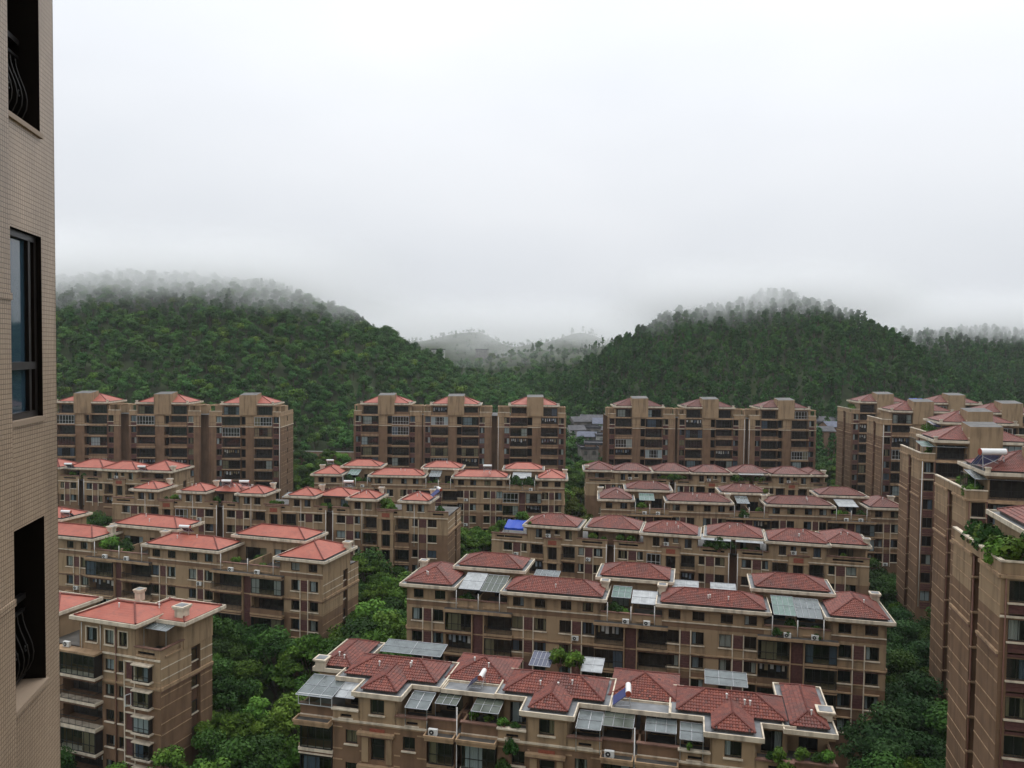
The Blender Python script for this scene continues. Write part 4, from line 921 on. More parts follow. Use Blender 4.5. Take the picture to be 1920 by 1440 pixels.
# ---- nearest row on the right: built unit by unit
GZ = 18.85
B1 = Bld('apartment_building', 'nearest apartment row at the bottom, red tiled hips inside grey box gutters', -16.6035, 74.231, R(-12.855), GZ, 0, tile='tile_red')
r = B1.root; g = B1.rng; F6 = 16.0
UP = [4.45, 20.6, 36.65]
B1.mass(-1.9, 43.3, 2.9, 12.0, 0, F6 - 0.05, 1); B1.w.box(-3.4, 44.6, 0.3, 11.8, F6 - 0.05, F6 - 0.02, 5)
for n, p in enumerate(UP):
    a, e = p - 8.05, p + (7.6 if n < 2 else 8.3)
    f = Fac(B1, 0, 0, 0, p - 4.5, p + 4.9, 0, F6, [(99, 0 if False else 1)])
    fl = Fac(B1, 0, 0.35, 0, a, p - 4.5, 0, F6, [(99, 1)]); fr = Fac(B1, 0, 0.35, 0, p + 4.9, e, 0, F6, [(99, 1)])
    for i in range(1, 4):
        z = F6 - 3.15 * i
        f.window(p - 3.2, p - 2.0, z + 1.0, z + 2.3, cols=2); f.window(p + 2.55, p + 3.7, z + 1.0, z + 2.3, cols=2)
        f.hole(p - 0.65, p + 0.75, z - 0.35, z + 1.85, 0.6, 3); o = f.obj('window', frame_mesh(1.4, 2.2, 1, (0.62,), 0.08, 'frame_dark'), p - 0.65, 0.25, z - 0.35); put('pane', pane_mesh(1.4, 2.2, 'pane'), o)
        f.box('ledge', 'trim_tan', p - 1.9, p + 1.75, -0.45, -0.002, z + 2.12, z + 2.4); f.box('ledge', 'parapet_brown', p - 1.75, p + 1.6, -0.32, -0.002, z + 1.95, z + 2.118)
        for (x0, x1) in ((p - 1.5, p - 0.85), (p + 0.95, p + 1.5)): f.box('pier', 'wall_beige', x0, x1, -0.16, -0.002, z - 0.5, z + 1.948)
        for (x0, x1) in ((p - 4.48, p - 3.5), (p - 1.75, p - 1.55), (p + 1.7, p + 2.3), (p + 3.95, p + 4.88)):
            f.box('string_course', 'trim_tan', x0, x1, -0.05, -0.002, z + 0.35, z + 0.47); f.box('string_course', 'trim_tan', x0, x1, -0.05, -0.002, z + 2.45, z + 2.57)
        fl.balcony(a + 0.15, p - 4.65, z + 0.1, 2.55, out=0.5, kind='glaze', lip='trim_cream'); fr.balcony(p + 5.1, e - 0.2, z + 0.1, 2.55, out=0.5, kind=['glaze', 'glaze', 'rail'][n], lip='trim_tan')
    f.box('plaque', 'plaque_red', p - 0.75, p + 0.75, -0.05, -0.002, F6 - 0.95, F6 - 0.45)
    f.belt(F6 - 0.02, 0.16, 0.16, 'trim_cream'); f.belt(F6 - 0.2, 0.18, 0.08, 'trim_tan')
    f.done(); fl.done(); fr.done()
    # balcony roofs of the storey below = planted slabs
    for (x0, x1) in ((a - 0.1, p - 4.52), (p + 4.92, e + 0.1)):
        s = MB(); s.box(x0, x1, -0.85, 0.34, F6 - 0.55, F6 - 0.25); s.ring(x0 - 0.08, x1 + 0.0, -0.95, 0.33, F6 - 0.25, F6 - 0.02, 0.12, 1); s.box(x0 + 0.06, x1 - 0.14, -0.81, 0.2, F6 - 0.25, F6 - 0.22, 2); s.build('balcony_roof', ['trim_tan', 'trim_tan', 'terrace_floor'], r)
    # top storey: bay with window
    fb = Fac(B1, 0, 0, 0, p - 1.9, p + 1.9, F6, GZ - 0.4, [(99, 0)]); fb.window(p - 0.72, p + 0.72, F6 + 0.9, F6 + 2.4, cols=2); fb.done()
    B1.w.box(p - 1.9, p - 1.75, 0, 3.4, F6, GZ - 0.4, 0); B1.w.box(p + 1.75, p + 1.9, 0, 3.4, F6, GZ - 0.4, 0); B1.w.box(p - 1.74, p + 1.74, 0.7, 3.4, F6, GZ - 0.42, 0)
    for sg in (-1, 1):
        x0, x1 = (p - 4.5, p - 1.9) if sg < 0 else (p + 1.9, p + 4.9)
        ft = Fac(B1, 0, 0, 0, x0, x1, F6, F6 + 1.0, [(99, 0)]); c = (x0 + x1) / 2
        ft.hole(c - 0.55, c + 0.6, F6 + 0.28, F6 + 0.62, 0.3, 3); ft.box('slot_sill', 'trim_cream', c - 0.7, c + 0.75, -0.12, 0.02, F6 + 0.18, F6 + 0.275); ft.done()
        B1.b('coping', 'parapet_brown' if sg > 0 else 'trim_cream', x0 - 0.1, x1 + 0.05, -0.2, 0.3, F6 + 1.0, F6 + 1.13); B1.w.box(x0, x1, 0.05, 0.2, F6 + 0.63, F6 + 0.999, 0)
        fw = Fac(B1, 0, 3.2, 0, p - 4.7 if sg < 0 else p + 1.9, p - 1.9 if sg < 0 else p + 4.7, F6, GZ - 0.4, [(99, 0)]); fw.window(c - 0.9, c + 0.9, F6 + 0.05, F6 + 2.2, cols=2, sill=False); fw.done()
        # outer terrace
        x0, x1 = (a, p - 4.5) if sg < 0 else (p + 4.9, e)
        ft = Fac(B1, 0, 0.35, 0, x0, x1, F6 - 0.2, F6 + 1.0, [(99, 1)]); ft.belt(F6 - 0.08, 0.13, 0.12, 'trim_cream'); ft.done()
        B1.b('coping', 'parapet_brown', x0 - 0.1, x1 + 0.1, 0.17, 0.62, F6 + 1.0, F6 + 1.12)
        ex = x0 if sg < 0 else x1 - 0.2
        B1.w.box(ex, ex + 0.2, 0.36, 4.4, F6, F6 + 1.0, 1)
        fw = Fac(B1, 0, 4.4, 0, x0, x1 , F6, GZ - 0.5, [(99, 0)]); fw.window((x0 + x1) / 2 - 0.8, (x0 + x1) / 2 + 0.8, F6 + 0.05, F6 + 2.2, cols=2, sill=False); fw.done()
    B1.w.box(p - 4.9, p + 4.9, 3.9, 8.3, F6, GZ - 0.4, 0); B1.w.box(a + 0.1, p - 4.9, 5.0, 11.8, F6, GZ - 0.5, 0); B1.w.box(p + 4.9, e - 0.1, 5.0, 11.8, F6, GZ - 0.5, 0)
    rf = hip(B1, p - 5.5, p + 5.35, 2.6, 9.0, GZ, 0.44, 'tile_red', gut=False, dormer=(p - 1.8, p + 1.8, 0.32), inset=0.66)
    x0, x1, y0, y1 = p - 5.5, p + 5.35, 2.6, 9.0; q0, q1_, yb = p - 2.5, p + 2.5, -0.32; t = 0.13
    s = MB(); s.box(x0, x1, y0, y1, GZ - 0.28, GZ - 0.06, 0); s.box(q0, q1_, yb, y0 - 0.001, GZ - 0.28, GZ - 0.06, 0)
    s.box(x0, x1, y1 - t, y1, GZ - 0.06, GZ + 0.14, 0); s.box(x0, x0 + t, y0, y1 - t, GZ - 0.06, GZ + 0.14, 0); s.box(x1 - t, x1, y0, y1 - t, GZ - 0.06, GZ + 0.14, 0)
    s.box(x0 + t, q0 + t, y0, y0 + t, GZ - 0.06, GZ + 0.14, 0); s.box(q1_ - t, x1 - t, y0, y0 + t, GZ - 0.06, GZ + 0.14, 0)
    s.box(q0, q0 + t, yb, y0 - 0.001, GZ - 0.06, GZ + 0.14, 0); s.box(q1_ - t, q1_, yb, y0 - 0.001, GZ - 0.06, GZ + 0.14, 0); s.box(q0 + t, q1_ - t, yb, yb + t, GZ - 0.06, GZ + 0.14, 0)
    s.box(x0 + t, x1 - t, y0 + t, y1 - t, GZ - 0.058, GZ - 0.045, 1); s.box(q0 + t, q1_ - t, yb + t, y0 + t - 0.001, GZ - 0.058, GZ - 0.044, 1)
    s.box(x0 + 0.25, x1 - 0.25, y0 + 0.25, y1 - 0.25, GZ - 0.44, GZ - 0.281, 2); s.box(q0 + 0.2, q1_ - 0.2, yb + 0.15, y0 + 0.24, GZ - 0.44, GZ - 0.281, 2)
    s.build('gutter', ['trim_cream' if n else 'trim_cream', 'gutter_grey', 'trim_tan'], rf)
    if n < 2:
        m = p + 8.08; hip(B1, m - 3.7, m + 3.8, 4.9, 12.6, GZ - 0.35, 0.38, 'tile_red', inset=0.5, gut=False)
        gb = MB(); gb.box(m - 2.7, m + 2.7, 2.6, 4.9, GZ - 0.34, GZ - 0.14, 0); gb.ring(m - 2.7, m + 2.7, 2.6, 4.9, GZ - 0.14, GZ + 0.06, 0.12, 0); gb.box(m - 2.5, m + 2.5, 2.8, 4.7, GZ - 0.139, GZ - 0.12, 1); gb.build('gutter', ['trim_cream', 'gutter_grey'], r)
        B1.w.box(m - 0.45, m + 0.65, 2.2, 2.9, 0, F6 + 1.0, 2)  # back of the gap between units, darkened in colour for its shade
        pipe(r, [(p + 7.75, 0.1, GZ - 0.4), (p + 7.75, 0.1, 6)], 0.05)
hip(B1, -4.4, 0.2, 4.4, 12.6, GZ - 0.1, 0.44, 'tile_red', inset=0.5); hip(B1, 40.9, 45.35, 2.1, 12.2, GZ - 0.06, 0.44, 'tile_red', inset=0.62)
chimney(r, -3.6, 4.9, GZ, 1.0, 0.9); chimney(r, 44.7, 5.2, GZ, 1.1, 0.9)
canopy(r, -3.7, 0.0, -0.45, 3.4, 18.15, 18.6, 'canopy_glass', 3, False); canopy(r, 0.0, 2.0, 0.2, 2.55, 18.05, 18.5, 'canopy_white', 2, False)
canopy(r, 7.2, 9.4, -0.1, 2.5, 17.95, 18.45, 'canopy_glass', 2); canopy(r, 9.8, 11.9, 0.9, 3.2, 18.2, 18.45, 'canopy_grime', 3)
canopy(r, 13.4, 16.0, 0.5, 3.0, 18.05, 18.35, 'canopy_grime', 3); canopy(r, 23.2, 25.4, -0.2, 2.5, 17.95, 18.4, 'canopy_glass', 2); canopy(r, 25.5, 28.2, 0.4, 3.2, 18.2, 18.5, 'canopy_grime', 3)
canopy(r, 29.2, 31.9, 0.6, 3.2, 18.05, 18.35, 'canopy_glass', 3); canopy(r, 32.2, 34.2, -0.1, 2.5, 18.0, 18.35, 'canopy_glass', 2)
canopy(r, 0.9, 7.6, 9.3, 11.8, 19.2, 19.6, 'canopy_glass', 2, False); canopy(r, 17.0, 19.2, 9.3, 12.2, 19.3, 19.7, 'tube_dark', 5, False); canopy(r, 22.3, 24.4, 9.4, 12.2, 19.2, 19.6, 'canopy_white', 2, False)
canopy(r, 34.4, 38.4, 9.4, 12.0, 19.2, 19.6, 'canopy_glass', 3, False)
# glazed box on the left terrace
o = put('glazing', frame_mesh(3.5, 1.1, 3, (), 0.05, 'frame_white'), r, (-3.6, -0.1, F6 + 1.12)); put('pane', pane_mesh(3.5, 1.1, 'pane'), o)
ac_unit(r, 9.65, -0.55, F6 - 0.2); ac_unit(r, 25.8, -0.55, F6 - 0.2)
fe = Fac(B1, 44.95, 0, R(90), 0.35, 12, 0, F6 + 1, [(99, 1)]); end_wall(B1, fe, 0.35, 12, F6 + 3, 3); fe.done()
fe = Fac(B1, -3.6, 0, R(-90), -12, -0.35, 0, F6 + 1, [(99, 1)]); end_wall(B1, fe, -12, -0.35, F6 + 3, 3); fe.done()
B1.finish()

# ---- near building at the lower left
L1 = Bld('apartment_building', 'near salmon-roofed apartment house at lower left with a window hanging open', -49.088, 87.551, R(-18.63), 21.0, 0, tile='shingle')
r = L1.root; F6 = 17.35; ZE = 21.0
L1.mass(-14, 10.3, 2.5, 9.0, 0, F6 - 0.03, 1); L1.w.box(-14, 11.7, 1.0, 8.9, F6 - 0.03, F6, 5)
f = Fac(L1, 0, 0.8, 0, 3.98, 11.88, 0, F6, [(F6 - 3.5, 1), (99, 0)]); f2 = Fac(L1, 0, 0.8, 0, -14, 3.98, 0, F6, [(99, 1)])
for i in range(1, 6):
    z = F6 - 2.85 * i
    f.window(4.27, 5.5, z + 0.75, z + 2.05, cols=2); f.window(6.1, 6.9, z + 0.75, z + 2.05, cols=1)
    f.panel(7.2, 8.4, z + 0.25, z + 2.1); 
    # glazed bay
    w = 2.2; o = f.obj('bay_window', frame_mesh(w, 1.7, 3, (0.3,), 0.06, 'frame_dark'), 8.55, -0.55, z + 0.4); put('pane', pane_mesh(w, 1.7, 'pane'), o); put('curtain', curtain_mesh(w, 1.7, i % 5, CLOTH[i % 5]), o)
    f.hole(8.6, 10.7, z + 0.4, z + 2.1, 0.8, 4); f.box('bay_cheek', 'frame_dark', 10.71, 10.76, -0.5, 0, z + 0.42, z + 2.1); f.box('bay_sill', 'trim_cream', 8.45, 10.95, -0.75, -0.002, z + 0.22, z + 0.38); f.box('bay_hood', 'trim_cream', 8.45, 10.95, -0.72, -0.002, z + 2.12, z + 2.26)
    f.box('rail_beam', 'trim_cream', 7.05, 8.45, -0.16, -0.002, z + 0.02, z + 0.16); f.box('rail_beam', 'trim_cream', 7.05, 8.45, -0.16, -0.002, z + 2.14, z + 2.26)
    f2.balcony(-1.9, 3.8, z + 0.1, 2.45, out=1.15, kind=['glaze', 'rail', 'rail', 'glaze', 'rail'][i - 1], depth=1.4, lip='trim_cream')
    f.box('string_course', 'trim_tan', 10.98, 11.9, -0.05, -0.002, z + 0.25, z + 0.36)
for px in (7.0, 8.42): f.box('mullion', 'trim_cream', px, px + 0.14, -0.2, -0.161, 2, F6 - 0.5)
pipe(r, [(5.85, 0.7, ZE - 0.5), (5.85, 0.7, 3)], 0.07, 'pipe_brown'); pipe(r, [(1.0, 0.7, ZE - 0.4), (1.0, 0.7, F6)], 0.05); pipe(r, [(3.7, 0.7, ZE - 0.4), (3.7, 0.7, F6)], 0.05)
f.belt(F6 - 0.2, 0.18, 0.16, 'trim_cream'); f.belt(F6 - 3.3, 0.2, 0.16, 'trim_tan'); f.done(); f2.done()
# open casement
o = put('open_casement', frame_mesh(0.7, 1.3, 1, (), 0.06, 'frame_white'), r, (8.5, 0.1, F6 - 2 * 2.85 + 0.6), R(-105)); put('pane', pane_mesh(0.7, 1.3, 'pane'), o)
ft = Fac(L1, 0, 0.8, 0, 0.6, 8.5, F6, ZE - 0.3, [(99, 0)])
for wx, ww in ((1.65, 1.5), (4.3, 1.2), (6.25, 1.1)):
    ft.window(wx, wx + ww, F6 + 0.85, F6 + 2.45, cols=2)
    for k in ((wx - 0.14, wx - 0.02, F6 + 0.85, F6 + 2.45), (wx + ww + 0.02, wx + ww + 0.14, F6 + 0.85, F6 + 2.45), (wx - 0.14, wx + ww + 0.14, F6 + 2.47, F6 + 2.6)): ft.box('surround', 'trim_cream', k[0], k[1], -0.06, -0.002, k[2], k[3])
ft.done(); L1.w.box(0.6, 8.5, 1.5, 6.1, F6, ZE - 0.3, 0); L1.w.box(0.6, 0.7, 0.8, 1.5, F6, ZE - 0.3, 0); L1.w.box(8.4, 8.5, 0.8, 1.5, F6, ZE - 0.3, 0)
hip(L1, -0.05, 9.3, 0, 6.9, ZE, 0.34, 'shingle', inset=0.35, up=0.08); hip(L1, 4.9, 13.2, 3.0, 9.9, ZE - 0.25, 0.36, 'shingle', inset=0.35, up=0.08)
hip(L1, -12.5, -3.4, 1.5, 8.0, ZE - 0.6, 0.34, 'shingle', inset=0.35, up=0.08); L1.w.box(-12, -4, 2.2, 7.5, F6, ZE - 0.9, 0)
L1.w.box(5.5, 12.0, 4.2, 9.0, F6, ZE - 0.5, 0)
ft = Fac(L1, 0, 0.8, 0, 8.5, 11.88, F6, F6 + 1.05, [(99, 0)]); parapet_slot(ft, 8.5, 11.9, F6 + 0.15, F6 + 1.05, (8.8, 11.1)); ft.done(); L1.w.box(8.6, 11.8, 1.12, 1.25, F6, F6 + 1.04, 0)
fe = Fac(L1, 11.9, 0, R(90), 0.8, 4.3, F6, F6 + 1.05, [(99, 0)]); parapet_slot(fe, 0.8, 4.2, F6 + 0.15, F6 + 1.05, (1.6, 3.8)); fe.done(); L1.w.box(11.6, 11.75, 1.2, 4.2, F6, F6 + 1.04, 0)
fe = Fac(L1, 11.9, 0, R(90), 0.8, 9.0, 0, F6, [(F6 - 3.5, 1), (99, 0)]); end_wall(L1, fe, 0.8, 9.0, F6 + 2.9, 5); fe.done()
chimney(r, 4.9, 5.2, ZE + 0.9, 0.75, 1.3); chimney(r, 11.6, 4.4, ZE - 0.2, 1.1, 1.5); canopy(r, 8.8, 11.9, 1.6, 4.6, ZE - 0.75, ZE - 0.35, 'canopy_glass', 3); ac_unit(r, -1.2, 0.2, F6)
L1.b('balcony_roof', 'trim_tan', -2.1, 4.0, -0.45, 0.79, F6 - 0.25, F6 - 0.02)
L1.finish()
for bl in (B3, B5, L3, L5): bl.finish()

# ---------------------------------------------------------------- eleven-storey blocks
C1 = type_c('salmon-roofed eleven-storey tower block at the far left', 0, 222, 0, 32.6, 1, 'shingle', 9, [(-129.6, False), (-107.2, False), (-84.8, True)])
C2 = type_c('salmon-roofed eleven-storey tower block in the middle of the back row', 0, 233, R(-0.6), 32.4, 1, 'shingle', 7, [(-46.5, False), (-26.0, False), (-4.2, True)])
C3 = type_c('maroon-roofed eleven-storey tower block right of the middle, under the conical hill', 0, 236.5, R(-0.4), 32.2, 1, 'tile_maroon', 7, [(28.6, False), (49.5, False), (70.5, True)], ends=(False, False))
T = []
for (lab, x, y, ang, nfl, lod, ends) in (
    ('nearest tan tower at the lower right edge with planted roof terrace', 38.1, 61.0, -14, 8, 0, (True, False)),
    ('second tan tower at the right edge, a blue-white solar heater on top', 54.2, 94.0, -13, 8, 0, (True, False)),
    ('third tan tower from the right edge with a green glazed terrace corner', 67.2, 130.0, -12.5, 8, 1, (True, False)),
    ('fourth tan tower back on the right under a dark solar canopy', 87.5, 166.0, -10, 5, 1, (True, False)),
    ('fifth tan tower back on the right with a small blue roof sheet', 93.5, 200.0, -8, 6, 1, (True, False)),
    ('rearmost tan tower on the right, its windowed front facing the gap', 102.0, 238.0, -4, 8, 1, (True, False))):
    T.append(type_c(lab, x, y, R(ang), 34.3, lod, 'tile_old', nfl, [(0.0, False), (20.6, False)], ends=ends, pergola=False))
# ---------------------------------------------------------------- vegetation
def leafball(b, rg, c, r, n, size, flat=0.8, drop=0.0, elong=1.0, mat=0, tone=0.5, rough=0.35, var=0.16):
    for _ in range(n):
        u = rg.uniform(-1, 1); a = rg.uniform(0, 2 * math.pi); q = math.sqrt(1 - u * u); d = Vector((q * math.cos(a), q * math.sin(a), u))
        rr = r * (rg.random() ** 0.45); p = Vector(c) + Vector((d.x * rr, d.y * rr, d.z * rr * flat))
        nrm = (d + Vector((rg.gauss(0, rough), rg.gauss(0, rough), 0.35 + rg.gauss(0, rough)))).normalized()
        t = nrm.orthogonal().normalized(); t = (Matrix.Rotation(rg.uniform(0, 6.28), 3, nrm) @ t); s = nrm.cross(t)
        if drop: t = (t + Vector((0, 0, -drop))).normalized(); s = nrm.cross(t).normalized()
        L = size * rg.uniform(0.6, 1.25) * elong; w = size * rg.uniform(0.28, 0.5)
        f = nrm * (size * 0.18)
        b.face([tuple(p - t * L * 0.5), tuple(p + s * w - f * 0.3), tuple(p + t * L * 0.5 - f), tuple(p - s * w - f * 0.3)], mat, min(1, max(0, tone + rg.gauss(0, var))))
def make_tree(seed, shape, leafsize, nleaf, leafmat, bark='bark', puff=False):
    """returns (trunk mesh, crown mesh) for a tree 10 m tall standing at the origin"""
    rg = random.Random(seed); cr = MB(); tr = MB(); blobs = []
    if shape == 'broad':
        for i in range(15):
            a = rg.uniform(0, 6.28); q = rg.uniform(0.3, 3.1); z = 9.0 - 0.42 * q * q + rg.uniform(-2.6, 0.2); blobs.append((q * math.cos(a), q * math.sin(a), max(3.0, z), rg.uniform(0.9, 1.6)))
    elif shape == 'round':
        for i in range(17):
            a = rg.uniform(0, 6.28); u = rg.uniform(-0.8, 1); q = math.sqrt(max(0, 1 - u * u)) * 2.3 * rg.uniform(0.6, 1); blobs.append((q * math.cos(a), q * math.sin(a), 6.2 + u * 2.9, rg.uniform(0.8, 1.35)))
    elif shape == 'tall':
        for i in range(17):
            z = rg.uniform(3.0, 9.5); m = 1.9 * (1 - ((z - 4.5) / 6.0) ** 2 if z > 4.5 else 0.75) * 0.85; a = rg.uniform(0, 6.28); q = m * rg.uniform(0.3, 1); blobs.append((q * math.cos(a), q * math.sin(a), z, rg.uniform(0.5, 0.95)))
    elif shape == 'spire':
        for i in range(16):
            z = 2.5 + 7.2 * i / 15; m = 1.5 * (1 - (z - 2.5) / 7.8) + 0.2; a = i * 2.4; blobs.append((m * math.cos(a) * 0.7, m * math.sin(a) * 0.7, z, 0.45 + 0.5 * m))
    elif shape == 'feather':
        for i in range(20):
            a = rg.uniform(0, 6.28); q = rg.uniform(0.5, 3.4); z = 9.2 - 0.35 * q * q + rg.uniform(-1.2, 0.3); blobs.append((q * math.cos(a), q * math.sin(a), max(2.5, z), rg.uniform(0.6, 1.1)))
    if puff:      # far trees: fewer, fuller clumps
        blobs = [(x * 0.85, y * 0.85, z, r_ * 1.45) for (x, y, z, r_) in blobs[::2]]
    fl = {'broad': 0.7, 'round': 0.85, 'tall': 0.95, 'spire': 0.7, 'feather': 0.55}[shape]
    tot = sum(x[3] ** 2 for x in blobs)
    for (x, y, z, r_) in blobs:
        leafball(cr, rg, (x, y, z), r_, int(nleaf * r_ * r_ / tot), leafsize, fl, 0.8 if shape in ('feather', 'tall') else 0.15, 1.7 if shape == 'feather' else 1.0, 0, rg.uniform(0.12, 0.92), 0.28 if puff else 0.4, 0.10 if puff else 0.18)
    top = 5.2 if shape in ('broad', 'feather', 'round') else 9.0; r0 = 0.24 if top < 6 else 0.19
    k = 6; pts = [Vector((0.15 * math.sin(i * 1.3 + seed), 0.15 * math.cos(i * 1.7 + seed), top * i / k - (0.6 if i == 0 else 0))) for i in range(k + 1)]
    for i in range(k): tr.tube(pts[i], pts[i + 1], r0 * (1 - i / k * 0.65), 7, 0, r0 * (1 - (i + 1) / k * 0.65), i in (0, k - 1))
    for (x, y, z, r_) in blobs[:11]:
        s = pts[min(k, max(2, int(k * min(1, (z - 1.8) / top * 0.8))))]; mid = s.lerp(Vector((x, y, z)), 0.55) + Vector((0, 0, 0.3))
        tr.tube(s, mid, r0 * 0.4, 5, 0, r0 * 0.24, False); tr.tube(mid, (x, y, z), r0 * 0.24, 5, 0, 0.02, False)
    return tr.mesh('trunk', [bark], smooth=True), cr.mesh('crown', [leafmat], True)
KIND = {}
for nm, args in (('broad_deep', ('broad', 0.32, 5600, 'leaf_deep')), ('broad_mid', ('broad', 0.30, 5600, 'leaf_mid')), ('round_bright', ('round', 0.34, 4600, 'leaf_bright')), ('round_deep', ('round', 0.31, 5000, 'leaf_deep')),
                 ('feather_mid', ('feather', 0.30, 5600, 'leaf_mid')), ('feather_olive', ('feather', 0.30, 5400, 'leaf_olive')), ('tall_deep', ('tall', 0.40, 2600, 'leaf_deep')), ('blue_broad', ('broad', 0.32, 5400, 'leaf_blue')), ('spire_deep', ('spire', 0.36, 2600, 'leaf_deep'))):
    KIND[nm] = [make_tree(100 + i * 17 + len(nm), *args) for i in range(2)]
def tree(kind, x, y, h, label, group, wide=1.0, name='tree', zb=None):
    o = thing(name, label, 'tree', (x, y, terrain(x, y) - 0.2 if zb is None else zb), rng.uniform(0, 6.28), group); s = h / 10; o.scale = (s * wide, s * wide, s)
    a, c = rng.choice(KIND[kind]); put('trunk', a, o); put('crown', c, o); return o

FOOT = []
for bl, u0, u1, v1 in ((B1, -4.5, 46, 13), (B2, 0, 63, 13.5), (B3, -8.5, 59, 12.5), (B4, 0, 63, 13.5), (B5, 0, 63.5, 12.5), (L1, -15, 13, 10), (L2, 0, 77.5, 13.5), (L3, -3, 71.5, 12.5), (L4, 0, 63, 13.5), (L5, -6, 61, 12.5), (C1, -131, -63.5, 13), (C2, -48, 17, 13), (C3, 27, 92, 13)) + tuple((t, -1, 42, 13) for t in T):
    FOOT.append((bl.root.location.x, bl.root.location.y, bl.root.rotation_euler.z, u0, u1, -1.5, v1, (19.0 if v1 != 13 or bl is B1 else 36.0)))
def blocked(x, y, m):
    for ox, oy, a, u0, u1, v0, v1, hh in FOOT:
        dx, dy = x - ox, y - oy; u = dx * math.cos(a) + dy * math.sin(a); v = -dx * math.sin(a) + dy * math.cos(a)
        if u0 - m < u < u1 + m and v0 - m < v < v1 + m: return True
    return False
def seen(x, y, z):
    """rough check that no building stands between the viewer and the point"""
    for i in range(12, 60):
        t = i / 60; X, Y, Z = x * t, y * t, EYE + (z - EYE) * t
        for ox, oy, a, u0, u1, v0, v1, hh in FOOT:
            if Z > hh - 0.6: continue
            dx, dy = X - ox, Y - oy; u = dx * math.cos(a) + dy * math.sin(a); v = -dx * math.sin(a) + dy * math.cos(a)
            if u0 + 0.8 < u < u1 - 0.8 and v0 + 2.3 < v < v1: return False
    return True
def pix(p):
    d = Vector(p) - Vector((0, 0, EYE)); k = d.dot(_f)
    return (960 + FPX * d.dot(_r) / k, 720 - FPX * d.dot(_u) / k) if k > 1 else (-9e9, -9e9)
ZONES = [  # picture window, kinds, height range, label, group
    ((200, 1290, 600, 1640), ['feather_mid', 'broad_mid', 'broad_deep', 'round_bright'], (6, 12), 'in the bottom garden left of the nearest row', 'garden trees at the bottom left of centre'),
    ((390, 1090, 600, 1330), ['broad_deep', 'broad_deep', 'feather_mid', 'round_deep'], (7, 13), 'right of the lower-left house, below the lit gable', 'dark trees beside the lower-left house'),
    ((560, 985, 790, 1340), ['broad_deep', 'round_deep', 'feather_mid', 'round_bright', 'broad_mid'], (7, 14), 'in the gap left of the second tiled row', 'trees in the central gap'),
    ((820, 945, 960, 1150), ['feather_mid', 'broad_mid'], (9, 12), 'by the left end of the blue tarpaulin row', 'trees beside the blue tarpaulin row'),
    ((945, 915, 1090, 985), ['broad_mid', 'feather_olive', 'feather_mid'], (11, 15), 'rising behind the blue tarpaulin row', 'trees behind the blue tarpaulin row'),
    ((1640, 1130, 1800, 1640), ['blue_broad', 'feather_mid', 'broad_deep', 'blue_broad'], (8, 12), 'in the narrow gap beside the right-hand towers', 'trees in the gap by the right towers'),
    ((1615, 960, 1700, 1190), ['broad_deep', 'broad_mid'], (8, 11), 'wedged between the tiled rows and third tower', 'trees by the third tower'),
    ((1050, 790, 1098, 1010), ['round_bright', 'broad_mid', 'feather_mid', 'broad_deep'], (7, 11), 'between the middle and right tower blocks', 'trees in the gap below the grey village'),
    ((1098, 890, 1150, 1010), ['round_bright', 'broad_mid', 'broad_deep'], (6, 9), 'below the brick village house in the gap', 'trees below the brick village house'),
    ((530, 745, 670, 960), ['round_bright', 'broad_mid', 'broad_deep', 'feather_mid'], (7, 12), 'between the left and middle tower blocks', 'trees in the gap between left and middle blocks'),
    ((1525, 770, 1605, 960), ['round_bright'], (6, 10), 'between the right block and rearmost tower', 'trees in the gap right of the right block'),
    ((100, 860, 420, 1075), ['broad_deep', 'broad_mid', 'round_deep'], (8, 12), 'between the salmon-roofed rows at left', 'trees between the left rows'),
    ((1080, 850, 1660, 1010), ['broad_deep', 'broad_mid'], (8, 11), 'between the tiled rows at right', 'trees between the right rows'),
    ((420, 860, 900, 1075), ['broad_deep', 'broad_mid', 'round_deep'], (7, 10), 'behind the stepped salmon row', 'trees behind the stepped row'),
    ((100, 1380, 215, 1520), ['broad_deep'], (6, 8), 'at the foot of the lower-left house', 'trees at the foot of the lower-left house'),
]
LOOK = {'broad_deep': 'dark wide-crowned', 'broad_mid': 'mid-green wide-crowned', 'round_bright': 'bright round-crowned', 'round_deep': 'dark round-crowned', 'feather_mid': 'green feathery', 'feather_olive': 'olive feathery', 'blue_broad': 'dense blackish-green', 'tall_deep': 'dark slender', 'spire_deep': 'dark pointed'}
ORD = ['leftmost', 'second from left', 'third from left', 'fourth from left', 'fifth from left', 'sixth from left', 'seventh from left', 'eighth from left', 'ninth from left', 'tenth from left', 'eleventh from left', 'twelfth from left']
pts = []; cnt = 0; seq = random.Random(5); picked = {}
for _ in range(40000):
    x = seq.uniform(-115, 112); y = seq.uniform(52, 262)
    if blocked(x, y, 0.9): continue
    mind = 3.0 if y < 150 else 3.6
    if any((x - a) ** 2 + (y - c) ** 2 < mind * mind for a, c in pts): continue
    z0 = terrain(x, y)
    for zi, ((wx0, wy0, wx1, wy1), kinds, (h0, h1), lab, grp) in enumerate(ZONES):
        px, py = pix((x, y, z0 + h0 * 0.75))
        if wx0 < px < wx1 and wy0 < py < wy1:
            h = seq.uniform(h0, h1); kd = seq.choice(kinds)
            if not (seen(x, y, z0 + h) or seen(x - 1.5, y, z0 + h * 0.8) or seen(x + 1.5, y, z0 + h * 0.8)): break
            if h > 11 and blocked(x, y, 1.8): h = 9.5
            pts.append((x, y)); picked.setdefault((zi, kd), []).append((px, x, y, h, seq.uniform(0.95, 1.25))); cnt += 1; break
